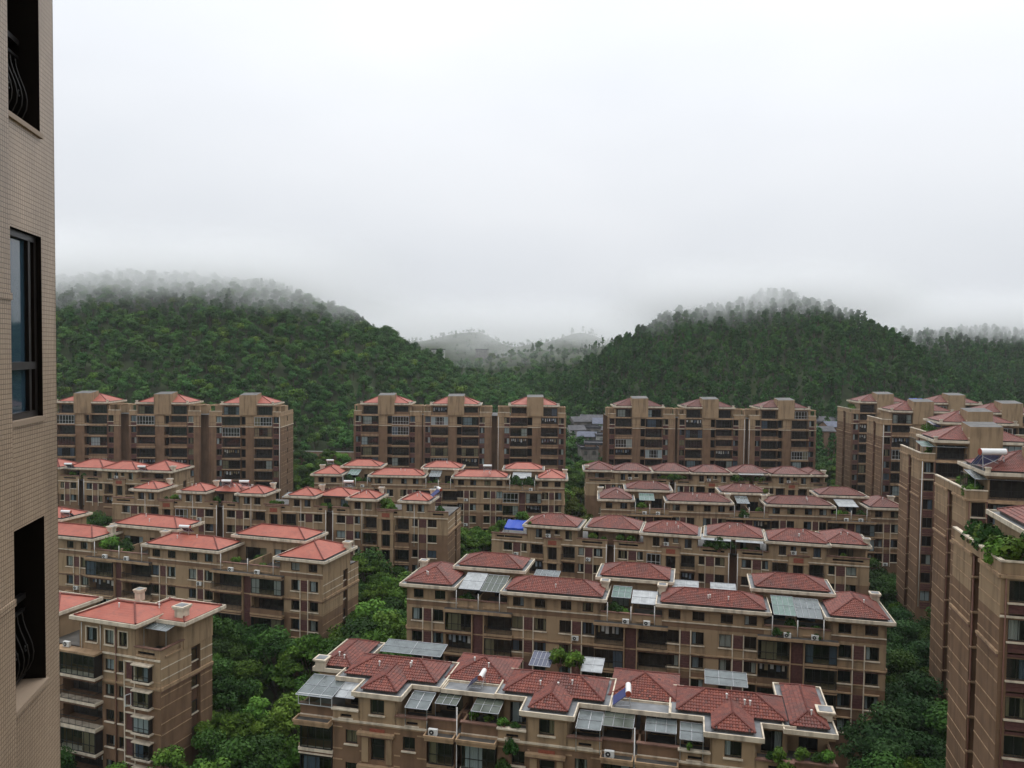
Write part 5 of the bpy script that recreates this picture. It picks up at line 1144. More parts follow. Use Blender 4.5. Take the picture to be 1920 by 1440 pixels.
for (zi, kd), lst in picked.items():
    lst.sort(); lab, grp = ZONES[zi][3], ZONES[zi][4]
    for i, (px, x, y, h, wd) in enumerate(lst):
        pre = (ORD[i] + ' ' if 1 < len(lst) <= 12 else '') + LOOK[kd]
        tree(kd, x, y, h, pre + ' tree ' + lab, grp, wd)
NYARD = cnt

# shrubs and climbers on terraces
SHRUB = []
for i, mname in enumerate(('leaf_bright', 'leaf_mid', 'leaf_deep', 'leaf_olive')):
    rg = random.Random(40 + i); b = MB()
    for k in range(9):
        a = rg.uniform(0, 6.28); q = rg.uniform(0, 0.55); leafball(b, rg, (q * math.cos(a), q * math.sin(a), 0.55 + rg.uniform(-0.2, 0.45)), rg.uniform(0.28, 0.48), 95, 0.2, 0.9, 0.1, 1.2, 0, rg.uniform(0.3, 0.75))
    st = MB()
    for k in range(5):
        a = k * 1.3; st.tube((0, 0, 0), (0.35 * math.cos(a), 0.35 * math.sin(a), 0.7), 0.025, 5)
    st.tube((0, 0, 0), (0, 0, 0.22), 0.15, 10, 1, 0.19)
    SHRUB.append((b.mesh('foliage', [mname], True), st.mesh('pot_and_stems', ['bark', 'parapet_brown'])))
def shrub(bl, u, v, z, s, k, label, group=None, sx=1.0, sz=1.0, name='potted_shrub'):
    a = bl.root.rotation_euler.z; o = thing(name, label, 'shrub', (bl.root.location.x + math.cos(a) * u - math.sin(a) * v, bl.root.location.y + math.sin(a) * u + math.cos(a) * v, z), a, group)
    o.scale = (s * sx, s, s * sz); f_, p_ = SHRUB[k]; put('foliage', f_, o, rz=0); put('pot', p_, o); return o
G1 = 'plants on the terraces of the nearest row'
for (u, v, z, s, k, lab, sx) in ((19.9, 10.8, 18.9, 1.5, 0, 'bright green bush behind the middle hip of the nearest row', 1.0), (21.6, 10.6, 18.8, 1.5, 0, 'second bright bush beside the first behind the middle hip of the nearest row', 1.1),
        (13.6, 0.9, 17.0, 0.9, 1, 'leafy pot plant at the left corner of the middle terrace of the nearest row', 1.0), (15.0, 0.9, 17.0, 0.6, 1, 'low plant on the brown coping of the middle terrace of the nearest row', 1.6), (16.6, 0.2, 17.05, 0.7, 0, 'yellow-green plant beside the middle bay of the nearest row', 1.3), (17.6, 0.2, 17.05, 0.5, 2, 'small dark plant beside the middle bay of the nearest row', 1.5),
        (17.3, -0.25, 14.7, 1.3, 2, 'dark creeper hanging down the wall left of the middle bay', 0.8), (16.6, -0.25, 13.0, 1.1, 2, 'lower end of the dark creeper beside the balcony', 1.0),
        (40.3, -0.1, 16.9, 1.1, 1, 'bushy plant spilling over the right terrace of the nearest row', 1.0), (40.8, -0.25, 15.4, 1.6, 1, 'large bush hanging below the right terrace coping', 1.0), (42.2, 0.6, 17.0, 0.9, 1, 'round green plant on the right terrace of the nearest row', 1.4), (43.6, 0.6, 17.0, 0.7, 2, 'small plant next to the corner of the right terrace', 1.6), (44.4, 0.7, 17.0, 0.9, 0, 'yellow-green bush at the far corner of the right terrace', 1.0), (39.7, 0.1, 17.0, 0.6, 2, 'little plant by the bay of the right terrace', 1.2), (33.0, -0.1, 17.1, 0.6, 1, 'small pot plant under the pale canopy of the right unit', 0.8)):
    shrub(B1, u, v, z, s, k, lab, G1, sx)
for bl, u, v, z, s, k, lab, grp in ((L2, 35.5, 2.2, 16.3, 2.4, 0, 'big bright bush on the left terrace of the salmon row with the lit gable', 'terrace bushes of the salmon row'), (L2, 38.0, 2.6, 16.3, 2.2, 2, 'big dark bush beside the bright one on the left terrace of the salmon row', 'terrace bushes of the salmon row'), (L2, 62.5, 4.5, 16.2, 1.4, 1, 'small tree by the terrace door of the salmon row', 'terrace bushes of the salmon row'), (L2, 60.5, 1.6, 17.0, 0.7, 1, 'low pot plant on the terrace coping of the salmon row', 'terrace bushes of the salmon row'),
        (B2, 29.3, 1.6, 16.5, 1.5, 2, 'dark bush on the middle terrace of the second tiled row', 'terrace plants of the second tiled row'), (B2, 49.6, 0.3, 16.1, 0.9, 2, 'dark creeper on the right terrace ledge of the second tiled row', 'terrace plants of the second tiled row'), (B2, 51.0, 0.3, 16.0, 0.7, 1, 'low green plants on the right terrace ledge of the second tiled row', 'terrace plants of the second tiled row'), (B2, 54.3, 0.3, 16.0, 0.7, 2, 'low dark plants at the end of the right terrace ledge of the second tiled row', 'terrace plants of the second tiled row'),
        (B3, 33.5, 1.0, 16.4, 2.0, 2, 'dense dark climber draped over the middle terrace of the blue tarpaulin row', 'terrace plants of the blue tarpaulin row'), (B3, 31.6, 1.2, 16.6, 1.5, 2, 'dark bush left of the climber on the blue tarpaulin row', 'terrace plants of the blue tarpaulin row'), (B3, 35.4, 1.2, 16.6, 1.4, 2, 'dark bush right of the climber on the blue tarpaulin row', 'terrace plants of the blue tarpaulin row'), (B3, -6.6, 2.2, 17.0, 1.9, 1, 'green bush at the left end terrace beside the blue tarpaulin', 'terrace plants of the blue tarpaulin row'), (B3, -3.4, 5.5, 17.6, 2.4, 1, 'tall bush behind the blue tarpaulin', 'terrace plants of the blue tarpaulin row'), (B3, -0.6, 0.5, 19.0, 0.6, 1, 'small pot plants on the gutter right of the blue tarpaulin', 'terrace plants of the blue tarpaulin row'),
        (B4, 9.5, 1.4, 17.2, 1.9, 1, 'leafy plant hanging over the left terrace of the fourth tiled row', 'terrace plants of the fourth tiled row'), (B4, 30.4, 0.6, 16.8, 1.5, 2, 'dark green bush on the middle terrace of the fourth tiled row', 'terrace plants of the fourth tiled row'), (B4, 36.0, 6.3, 21.2, 0.9, 3, 'yellowish plants along the gutter of the middle penthouse', 'terrace plants of the fourth tiled row'),
        (L4, 9.2, 1.6, 17.7, 2.2, 2, 'dark bush on the left terrace in front of the middle block', 'terrace plants of the row before the middle block'), (L4, 11.5, 1.6, 17.7, 1.8, 0, 'yellow-green bush on the left terrace in front of the middle block', 'terrace plants of the row before the middle block'), (L4, 50.4, 1.6, 17.7, 2.6, 2, 'large dark bush on the right terrace in front of the middle block', 'terrace plants of the row before the middle block'), (L4, 53.6, 1.6, 17.7, 2.4, 2, 'second large dark bush on the right terrace in front of the middle block', 'terrace plants of the row before the middle block'),
        (L3, 34.0, 2.0, 18.6, 1.3, 1, 'small bush on the terrace over the middle red plaque of the stepped row', 'terrace plants of the stepped salmon row'), (L3, 57.2, 3.0, 18.6, 2.4, 1, 'tall green bush between the two right hips of the stepped row', 'terrace plants of the stepped salmon row'), (L3, 58.6, 2.2, 18.6, 1.7, 0, 'bright bush above the right red plaque of the stepped row', 'terrace plants of the stepped salmon row'), (L3, 44.5, 1.8, 18.6, 1.3, 1, 'bush on the terrace beside the second stair gap of the stepped row', 'terrace plants of the stepped salmon row')):
    shrub(bl, u, v, z, s, k, lab, grp)
rg = random.Random(9)
for i in range(22):
    u = rg.choice([rg.uniform(19, 27), rg.uniform(38.5, 47)]); shrub(B5, u, 1.0 + rg.random(), 18.1, rg.uniform(0.9, 1.7), rg.choice([1, 1, 2, 2, 3]), 'leafy plant in the green fringe along the terraces before the right block', 'terrace greenery before the right block')
for i, (u, v, z, s, k) in enumerate(((1.2, 1.0, 35.2, 1.5, 1), (2.6, 1.2, 35.2, 1.6, 2), (4.0, 1.0, 35.2, 1.5, 1), (5.6, 1.1, 35.2, 1.6, 0), (1.0, 2.6, 35.2, 1.2, 0), (7.2, 1.0, 35.2, 1.4, 2))):
    shrub(T[0], u, v, 34.3, s * 1.55, k, ['bushy shrub at the corner of the nearest tower terrace', 'dark shrub second from the corner of the nearest tower terrace', 'shrub third from the corner of the nearest tower terrace', 'bright shrub fourth from the corner of the nearest tower terrace', 'low bright shrub behind the corner of the nearest tower terrace', 'dark shrub at the edge of the picture on the nearest tower terrace'][i], 'roof garden of the nearest tower')
for i in range(8):
    shrub(T[2], 2.5 + i * 1.05, 3.0 + (i % 2) * 0.5, 34.3, 2.0 + 0.25 * (i % 3), (1, 2, 1, 0)[i % 4], 'shrub in the roof-garden hedge of the third tower', 'roof garden of the third tower')

rg = random.Random(31)
for bl, nm in ((B2, 'second tiled row'), (B4, 'fourth tiled row'), (L4, 'row before the middle block'), (L2, 'salmon row with the lit gable')):
    for (x0, x1) in bl.ts:
        for q in range(3): shrub(bl, rg.uniform(x0 + 0.5, x1 - 0.5), rg.uniform(1.4, 2.2), bl.f6 + 0.25, rg.uniform(0.8, 1.5), rg.choice([1, 2, 1, 2, 0]), 'small pot plant behind a terrace parapet of the ' + nm, 'pot plants of the ' + nm)
for bl, nm, us in ((B3, 'blue tarpaulin row', (11, 13, 16, 18, 33, 38, 40, 54)), (L3, 'stepped salmon row', (9.8, 11.5, 21, 25, 33.5, 35, 45.5, 49, 59.5, 68.5)), (L5, 'farthest low row at left', (20, 33, 36.5))):
    for u in us: shrub(bl, u, rg.uniform(1.5, 2.4), bl.f6 + 0.2, rg.uniform(0.9, 1.7), rg.choice([1, 2, 1, 0]), 'small leafy pot plant on a terrace of the ' + nm, 'pot plants of the ' + nm)
for i, (t_, nm) in enumerate(((T[1], 'second tower'), (T[3], 'fourth tower'), (T[5], 'rearmost tower'))):
    for q in range(6): shrub(t_, 0.8 + q * rg.uniform(0.25, 0.45), 0.8 + q * 1.3, 34.3, rg.uniform(1.2, 2.0), rg.choice([1, 2, 1, 0]), 'leafy shrub along the roof edge of the ' + nm, 'roof-edge shrubs of the ' + nm)
for q in range(7): shrub(T[0], 0.9, 2.0 + q * 1.25, 34.3, rg.uniform(1.5, 2.2), rg.choice([1, 2, 0]), 'leafy shrub along the end parapet of the nearest tower', 'end-parapet shrubs of the nearest tower')

# ---------------------------------------------------------------- fittings on roofs
def on(bl, u, v, z):
    a = bl.root.rotation_euler.z; return (bl.root.location.x + math.cos(a) * u - math.sin(a) * v, bl.root.location.y + math.sin(a) * u + math.cos(a) * v, z)
solar_heater(on(B1, 13.0, 4.0, 18.85), R(-102), 'solar water heater with a white tank leaning over the left valley of the nearest row', 0.95)
solar_heater(on(B1, 26.9, 3.7, 18.85), R(-98), 'solar water heater with dark tubes right of the middle hip of the nearest row', 1.05, panel='heater_blue')
solar_heater(tuple(at_z(350, 1001, 20.4)), R(170), 'solar water heater on the wide hip of the salmon row with the lit gable')
solar_heater(tuple(at_z(131, 880, 22.4)), R(180), 'solar water heater at the far left before the left block')
solar_heater(tuple(at_z(268, 885, 22.0)), R(180), 'solar water heater left of centre before the left block')
solar_heater(tuple(at_z(427, 914, 21.9)), R(180), 'left of two solar water heaters on the stepped salmon row', 1.1)
solar_heater(tuple(at_z(460, 915, 21.9)), R(180), 'right of two solar water heaters on the stepped salmon row', 1.1)
solar_heater(tuple(at_z(818, 932, 22.2)), R(-70), 'solar water heater with tilted blue collector at the right end of the stepped row', 1.2, panel='heater_blue')
solar_heater(tuple(at_z(914, 884, 22.0)), R(180), 'solar water heater on the row before the middle block', 1.1)
solar_heater(tuple(at_z(655, 915, 21.9)), R(180), 'solar water heater between the middle hips of the stepped row', 1.1)
solar_heater(tuple(at_z(620, 872, 22.0)), R(180), 'solar water heater on the left hip of the row before the middle block', 0.95)
solar_heater(on(T[1], 3.2, 3.0, 37.6), R(180), 'solar water heater with blue stand on the second tower', 1.6, panel='heater_blue')
solar_heater(tuple(at_z(128, 972, 20.0)), R(170), 'solar water heater at the left edge on the salmon row', 1.0)
# blue tarpaulin awning, dark solar canopy, small blue roof sheet
def awning(bl, u0, u1, v0, v1, z0, z1, mat, name, label, cat):
    o = thing(name, label, cat, on(bl, u0, v0, z0 - 2.0), bl.root.rotation_euler.z); w, d = u1 - u0, v1 - v0; n = 10; b = MB()
    for i in range(n):
        for j in range(4):
            def P(a, c): return (w * a / n, d * c / 4, 2.0 + (z1 - z0) * c / 4 - 0.10 * math.sin(math.pi * a / n * 2) ** 2)
            b.face([P(i, j), P(i + 1, j), P(i + 1, j + 1), P(i, j + 1)])
        b.face([(w * i / n, 0, 1.55), (w * (i + 1) / n, 0, 1.55), (w * (i + 1) / n, 0, 2.0 - 0.10 * math.sin(math.pi * (i + 1) / n * 2) ** 2), (w * i / n, 0, 2.0 - 0.10 * math.sin(math.pi * i / n * 2) ** 2)])
    b.build('sheet', [mat], o); p = MB()
    for x in (0.05, w - 0.05):
        for y in (0.05, d - 0.05): p.tube((x, y, 0), (x, y, 1.95 + (z1 - z0) * y / d), 0.05, 6)
    p.build('post_frame', ['steel'], o); return o
awning(B3, -5.6, -1.9, 0.9, 4.0, 18.2, 19.1, 'tarp_blue', 'tarpaulin_awning', 'bright blue tarpaulin awning over the left end terrace', 'awning')
awning(T[3], 1.0, 15.0, 0.6, 5.0, 36.9, 37.4, 'tube_dark', 'solar_canopy', 'dark solar panel canopy over a roof terrace on the fourth tower', 'canopy')
awning(T[4], 9.6, 12.8, 8.6, 10.2, 40.0, 40.3, 'tarp_blue', 'roof_sheet', 'small blue roof sheet on the fifth tower back at right', 'roof sheet')
r = T[1].root; canopy(r, 1.0, 13.0, 0.4, 4.4, 36.6, 37.2, 'canopy_glass', 7); o = put('glazing', frame_mesh(2.4, 1.9, 3, (), 0.06, 'frame_dark'), r, (0.25, 3.0, 35.3), R(-90)); put('pane', pane_mesh(2.4, 1.9, 'pane'), o)
canopy(r, 13.2, 19.0, 0.2, 3.6, 36.5, 37.0, 'canopy_white', 4)
r = T[2].root; canopy(r, 0.3, 9.0, 0.3, 4.2, 36.4, 36.9, 'canopy_green', 5); o = put('glazing', frame_mesh(4.0, 2.0, 4, (), 0.06, 'frame_dark'), r, (0.2, 8.0, 35.3), R(-90)); put('pane', pane_mesh(4.0, 2.0, 'pane'), o)
o = put('glazing', frame_mesh(6.0, 2.6, 7, (0.3,), 0.06, 'frame_dark'), r, (10.4, 0.0, 34.4)); put('pane', pane_mesh(6.0, 2.6, 'pane'), o); put('curtain', curtain_mesh(6.0, 2.6, 3, 'cloth_d'), o)
r = T[0].root; canopy(r, 8.0, 16.0, 0.5, 4.5, 36.6, 37.1, 'canopy_glass', 5)
r = B2.root; zz = B2.f6
canopy(r, 8.25, 11.2, 0.9, 5.6, 18.75, 19.7, 'canopy_white', 3, False); canopy(r, 11.3, 14.3, 0.9, 5.6, 18.65, 19.6, 'canopy_grime', 4, False)
canopy(r, 31.6, 34.9, 1.4, 4.6, 18.5, 19.3, 'canopy_white', 3, False); canopy(r, 28.9, 31.4, 2.4, 5.6, 18.8, 19.4, 'canopy_green', 3, False)
canopy(r, 49.3, 52.0, 0.8, 5.6, 18.7, 19.7, 'canopy_green', 4, False); canopy(r, 52.1, 55.1, 0.8, 5.6, 18.6, 19.6, 'canopy_glass', 4, False)
for x0, x1 in ((17.0, 20.6), (36.6, 40.2), (41.8, 45.2), (57.4, 61.2)): canopy(r, x0, x1, 8.6, 11.6, 18.75, 19.15, 'canopy_white' if x0 > 30 else 'canopy_glass', 4)
for bl, spans in ((B4, ((9.0, 12.2), (29.4, 32.0), (50.0, 54.0))), (L4, ((8.6, 11.4), (29.0, 31.8), (49.6, 54.2))), (L2, ())):
    for i, (x0, x1) in enumerate(spans): canopy(bl.root, x0, x1, 2.0, 6.0, bl.ze - 0.2, bl.ze + 0.6, ['canopy_green', 'canopy_glass', 'canopy_white'][i % 3], 3, False)
for x0, x1 in ((30.2, 35.5), (36.3, 40.9)): canopy(B3.root, x0, x1, 0.5, 3.2, 18.5, 18.9, 'canopy_white', 4)
canopy(B5.root, 40.2, 46.5, 0.5, 4.0, 20.3, 20.6, 'canopy_white', 5); canopy(L3.root, 39.4 - 4, 39.4, 2.0, 5.0, 20.9, 21.4, 'canopy_glass', 3)

# ---------------------------------------------------------------- far houses
noisy('house_grey', (0.17, 0.15, 0.135), (0.24, 0.22, 0.20), 0.8, 0.9, dirt=(0.1, 0.09, 0.08, 0.7)); noisy('house_brick', (0.24, 0.15, 0.10), (0.30, 0.19, 0.13), 1.2, 0.9, dirt=DIRT); noisy('house_white', (0.36, 0.35, 0.33), (0.46, 0.45, 0.43), 1.0, 0.85)
noisy('roof_grey', (0.04, 0.04, 0.045), (0.085, 0.082, 0.088), 0.8, 0.7); noisy('roof_bluegrey', (0.05, 0.06, 0.09), (0.09, 0.10, 0.14), 0.8, 0.6)
def house(px, py, Y, w, d, h, ang, wall, roof, label, name='village_house', gable=True):
    p = at_y(px, py, Y); w *= 0.68; h = min(h, 5.5); z0 = p.z - h; o = thing(name, label, 'house', (p.x, Y, z0), R(ang), 'village houses at the foot of the hills')
    b = MB(); b.box(-w / 2, w / 2, 0, d, -6, h); b.build('wall', [wall], o); rr = MB(); k = d * 0.22
    if gable:
        rr.face([(-w / 2 - 0.4, -0.5, h - 0.1), (w / 2 + 0.4, -0.5, h - 0.1), (w / 2 + 0.4, d / 2, h + k), (-w / 2 - 0.4, d / 2, h + k)]); rr.face([(w / 2 + 0.4, d + 0.5, h - 0.1), (-w / 2 - 0.4, d + 0.5, h - 0.1), (-w / 2 - 0.4, d / 2, h + k), (w / 2 + 0.4, d / 2, h + k)])
        rr.face([(-w / 2 - 0.4, -0.5, h - 0.22), (-w / 2 - 0.4, d / 2, h + k - 0.12), (w / 2 + 0.4, d / 2, h + k - 0.12), (w / 2 + 0.4, -0.5, h - 0.22)])
        b2 = MB()
        for x in (-w / 2, w / 2): b2.face([(x, 0, h), (x, d, h), (x, d / 2, h + k - 0.13)])
        b2.build('gable', [wall], o)
    else: rr.box(-w / 2 - 0.3, w / 2 + 0.3, -0.3, d + 0.3, h, h + 0.25); rr.ring(-w / 2 - 0.2, w / 2 + 0.2, -0.2, d + 0.2, h + 0.25, h + 0.8, 0.15)
    rr.build('roof', [roof], o); n = max(1, int(w / 3))
    for lv in range(max(1, int(h / 3))):
        for i in range(n):
            x = -w / 2 + w * (i + 0.5) / n - 0.6; put('window', farwin_mesh(1.2, 1.3, 2, rng.choice([-1, 0, 2]), 'cloth_d'), o, (x, -0.03, h - 2.1 - lv * 3))
    return o
house(1094, 790, 330, 12, 8, 5, 14, 'house_grey', 'roof_grey', 'low grey-roofed village house left of the gap below the conical hill')
house(1112, 786, 345, 16, 8, 6, -6, 'house_brick', 'roof_grey', 'brown village house with dark roof at the top of the gap')
house(1131, 794, 325, 12, 9, 7, -5, 'house_white', 'roof_bluegrey', 'white village house with slate-blue roof beside the right block')
house(1112, 803, 315, 9, 7, 5, 4, 'house_grey', 'roof_grey', 'small grey village house in the middle of the gap', gable=False)
house(1136, 818, 300, 10, 8, 7, 0, 'house_white', 'roof_grey', 'white flat-roofed village house low in the gap', gable=False)
house(1120, 834, 285, 13, 8, 9, -4, 'house_brick', 'roof_grey', 'unfinished brick village house at the bottom of the gap', gable=False)
house(1084, 806, 312, 9, 7, 6, 10, 'house_white', 'roof_grey', 'white gabled village house at the left of the gap, by the bright trees')
house(1100, 818, 304, 10, 7, 6, -8, 'house_grey', 'roof_bluegrey', 'grey village house with blue-grey roof in the middle row of the gap')
house(1124, 806, 318, 8, 6, 6, 12, 'house_brick', 'roof_grey', 'narrow brick village house between the white ones')
house(1106, 842, 280, 9, 7, 8, 6, 'house_grey', 'roof_grey', 'grey flat-roofed village house left of the unfinished brick one', gable=False)
house(822, 656, 640, 16, 10, 6, 5, 'house_white', 'roof_grey', 'small white house high in the misty valley', gable=False)
house(902, 656, 660, 14, 9, 4, -8, 'house_grey', 'roof_grey', 'tiny grey house right of the white one in the misty valley', gable=False)
house(1552, 790, 320, 14, 8, 5, -10, 'house_grey', 'roof_grey', 'grey village house right of the right block')
house(1570, 800, 305, 10, 8, 6, 6, 'house_brick', 'roof_bluegrey', 'brick house with blue-grey roof close to the rearmost tower')
house(1550, 808, 295, 9, 7, 6, -3, 'house_brick', 'roof_grey', 'red-brown shed house just right of the right block')
# retaining wall of the lane between the left and middle blocks
p = at_y(605, 850, 262); lw = thing('retaining_wall', 'reddish-brown retaining wall along the lane between the left and middle blocks', 'wall', (p.x, 262, p.z - 1.5), R(-3))
b = MB(); b.box(-11, 11, 0, 0.5, -6, 2.0); b.build('wall', ['house_brick'], lw); b = MB(); b.box(-11.1, 11.1, -0.06, 0.56, 2.0, 2.15); b.build('coping', ['concrete'], lw)

# ---------------------------------------------------------------- woods on the hills
lod = bpy.data.collections.new('forest_kinds')
FK = [('broad', 0.8, 800, 'leaf_forest'), ('broad', 0.75, 850, 'leaf_forest'), ('round', 0.8, 700, 'leaf_forest'), ('tall', 0.75, 480, 'leaf_forest'), ('tall', 0.75, 480, 'leaf_forest'), ('spire', 0.7, 440, 'leaf_forest'), ('broad', 0.8, 800, 'leaf_mid'), ('round', 0.8, 700, 'leaf_olive')]
FM = []
for i, (sh, ls, nl, lm) in enumerate(FK):
    t_, c_ = make_tree(300 + i * 7, sh, ls, nl, lm, 'bark', sh in ('broad', 'round')); FM.append((t_, c_))
    b = MB(); me = bpy.data.meshes.new('forest_tree')
    vs = [tuple(v.co) for v in t_.vertices]; k = len(vs); vs += [tuple(v.co) for v in c_.vertices]
    fs = [tuple(p.vertices) for p in t_.polygons]; nf = len(fs); fs += [tuple(x + k for x in p.vertices) for p in c_.polygons]
    me.from_pydata(vs, [], fs); me.materials.append(t_.materials[0]); me.materials.append(c_.materials[0])
    me.polygons.foreach_set('material_index', [0] * nf + [1] * (len(fs) - nf)); at = me.attributes.new('rnd', 'FLOAT', 'FACE')
    rv = [0.5] * nf + [d.value for d in c_.attributes['rnd'].data]; at.data.foreach_set('value', rv); me.update()
    ob_ = bpy.data.objects.new('forest_tree_%02d' % i, me); lod.objects.link(ob_)
fp, fs_, fi, fr_ = [], [], [], []; near_f = []; ridge_f = []
sq = random.Random(21); step = 4.1; y = 254.0
while y < 900:
    st = step + 0.5 if y < 520 else 6.5
    if y > 720: st = 9.0
    x = -0.70 * y - 20 if y < 720 else -260
    while x < (0.72 * y + 20 if y < 720 else 260):
        xx, yy = x + sq.uniform(-0.5, 0.5) * st, y + sq.uniform(-0.5, 0.5) * st; x += st
        if blocked(xx, yy, 3.0): continue
        z = terrain(xx, yy)
        # leave the village, the lane and a few clearings open
        px, py = pix((xx, yy, z + 3))
        if 1076 < px < 1144 and yy < 365 and 772 < py < 885 and sq.random() < 0.62: continue
        if 1540 < px < 1592 and 775 < py < 840 and yy < 330 and sq.random() < 0.7: continue
        if 545 < px < 660 and 845 < py < 890: continue
        if 690 < px < 730 and 705 < py < 722 and sq.random() < 0.9: continue
        right = xx > 50 or (xx > 10 and yy < 520 and terrain(xx + 10, yy) > terrain(xx - 10, yy))
        if yy > 560 and abs(xx) < 120 and sq.random() < 0.25: continue
        if right: k = sq.choice([3, 4, 3, 4, 5, 2, 0]); h = sq.triangular(7, 15, 10) if k in (3, 4, 5) else sq.uniform(6, 9)
        else: k = sq.choice([0, 1, 2, 0, 1, 6, 5, 0]); h = sq.triangular(5.0, 12.0, 7.0)
        if yy > 575 and abs(xx - 10) < 190: h *= 0.55
        if yy < 285: k = sq.choice([0, 1, 2, 6, 0, 1, 2]); h = sq.uniform(5, 8.5)
        if yy < 263 and len(near_f) < 45 and seen(xx, yy, z + h): near_f.append((xx, yy, z, h, k)); continue
        if right and 458 < yy < 480 and 60 < xx < 250 and z > 44 and sq.random() < 0.55 and len(ridge_f) < 70:
            ridge_f.append((xx, yy, z, sq.triangular(8, 15, 11), sq.choice([3, 4]))); continue
        fp.append((xx, yy, z - 0.3)); fs_.append(h / 10); fi.append(k); fr_.append(sq.uniform(0, 6.28))
    y += st
for (x, y, z, h, k) in near_f:
    o = thing('tree', 'bushy tree at the foot of the wooded slope, right behind the tower blocks', 'tree', (x, y, z - 0.3), sq.uniform(0, 6.28), 'trees at the foot of the slope'); o.scale = (h / 10 * 1.15, h / 10 * 1.15, h / 10); put('trunk', FM[k][0], o); put('crown', FM[k][1], o)
for (x, y, z, h, k) in ridge_f:
    o = thing('eucalyptus_tree', 'slender eucalyptus on the misty skyline of the conical hill at right', 'tree', (x, y, z - 0.3), sq.uniform(0, 6.28), 'eucalyptus trees on the skyline'); o.scale = (h / 10, h / 10, h / 10); put('trunk', FM[k][0], o); put('crown', FM[k][1], o)
fm_ = bpy.data.meshes.new('hillside_wood'); fm_.from_pydata(fp, [], [])
for nm, ty, dat in (('tsize', 'FLOAT', fs_), ('tkind', 'INT', fi), ('tturn', 'FLOAT', fr_)):
    a = fm_.attributes.new(nm, ty, 'POINT'); a.data.foreach_set('value', dat)
wood = bpy.data.objects.new('hillside_wood', fm_); COL.objects.link(wood); wood['kind'] = 'stuff'; tag(wood, 'dense green wood covering the misty hills behind the estate', 'woodland')
ng = bpy.data.node_groups.new('wood', 'GeometryNodeTree'); ng.interface.new_socket('Geometry', in_out='INPUT', socket_type='NodeSocketGeometry'); ng.interface.new_socket('Geometry', in_out='OUTPUT', socket_type='NodeSocketGeometry')
gi = ng.nodes.new('NodeGroupInput'); go = ng.nodes.new('NodeGroupOutput'); ip = ng.nodes.new('GeometryNodeInstanceOnPoints'); ci = ng.nodes.new('GeometryNodeCollectionInfo')
ci.inputs['Collection'].default_value = lod; ci.inputs['Separate Children'].default_value = True; ci.inputs['Reset Children'].default_value = True; ip.inputs['Pick Instance'].default_value = True
def nattr(nm, ty):
    a = ng.nodes.new('GeometryNodeInputNamedAttribute'); a.data_type = ty; a.inputs['Name'].default_value = nm; return a.outputs['Attribute']
cb = ng.nodes.new('ShaderNodeCombineXYZ'); ng.links.new(nattr('tturn', 'FLOAT'), cb.inputs['Z'])
cs = ng.nodes.new('ShaderNodeCombineXYZ'); ts_ = nattr('tsize', 'FLOAT')
for ax in 'XYZ': ng.links.new(ts_, cs.inputs[ax])
m2p = ng.nodes.new('GeometryNodeMeshToPoints'); ng.links.new(gi.outputs[0], m2p.inputs[0]); ng.links.new(m2p.outputs[0], ip.inputs['Points'])
ng.links.new(ci.outputs[0], ip.inputs['Instance']); ng.links.new(nattr('tkind', 'INT'), ip.inputs['Instance Index']); ng.links.new(cb.outputs[0], ip.inputs['Rotation']); ng.links.new(cs.outputs[0], ip.inputs['Scale']); ng.links.new(ip.outputs[0], go.inputs[0])
md = wood.modifiers.new('wood', 'NODES'); md.node_group = ng
print('yard trees', NYARD, 'wood', len(fp), 'near', len(near_f), 'ridge', len(ridge_f), 'objects', len(bpy.data.objects))

# ---------------------------------------------------------------- air
def vol_mat(name, dens, col, aniso=0.2):
    m = bpy.data.materials.new(name); m.use_nodes = True; n = m.node_tree; n.nodes.clear(); out = N(n, 'ShaderNodeOutputMaterial'); v = N(n, 'ShaderNodeVolumePrincipled')
    v.inputs['Density'].default_value = dens; v.inputs['Color'].default_value = (*col, 1); v.inputs['Anisotropy'].default_value = aniso; n.links.new(v.outputs[0], out.inputs['Volume']); MATS[name] = m; return m
vol_mat('haze_air', 0.0001, (0.88, 0.93, 0.98))
b = MB(); b.box(-1200, 1200, -120, 1600, -3, 118); o = b.build('haze', ['haze_air']); o['kind'] = 'stuff'; tag(o, 'thin blue-white haze filling the air over the whole valley', 'haze')
# torn wisps of mist drifting along the slopes
vol_mat('wisp_air', 0.011, (0.998, 0.999, 1.0), 0.0); wr = random.Random(77)
import bmesh
def wisp(px, py, Y, lx, ly, lz, label):
    p = at_y(px, py, Y); bm = bmesh.new(); bmesh.ops.create_icosphere(bm, subdivisions=4, radius=1.0); sd = wr.uniform(0, 50)
    for v in bm.verts:
        k = 1 + 0.55 * noise.noise(v.co * 1.6 + Vector((sd, 0, 0))) + 0.3 * noise.noise(v.co * 4.0 + Vector((0, sd, 0))); v.co = Vector((v.co.x * k * lx, v.co.y * k * ly, v.co.z * k * lz))
    me = bpy.data.meshes.new('mist_wisp'); bm.to_mesh(me); bm.free(); me.materials.append(MATS['wisp_air']); o = put('mist_wisp', me, None, tuple(p), wr.uniform(-0.3, 0.3)); o['kind'] = 'stuff'; tag(o, label, 'mist', 'mist and low cloud on the hills')
for i in range(5): vol_mat('mist_%d' % i, (0.0025, 0.0045, 0.007, 0.010, 0.014)[i], (0.998, 0.999, 1.0), 0.0)
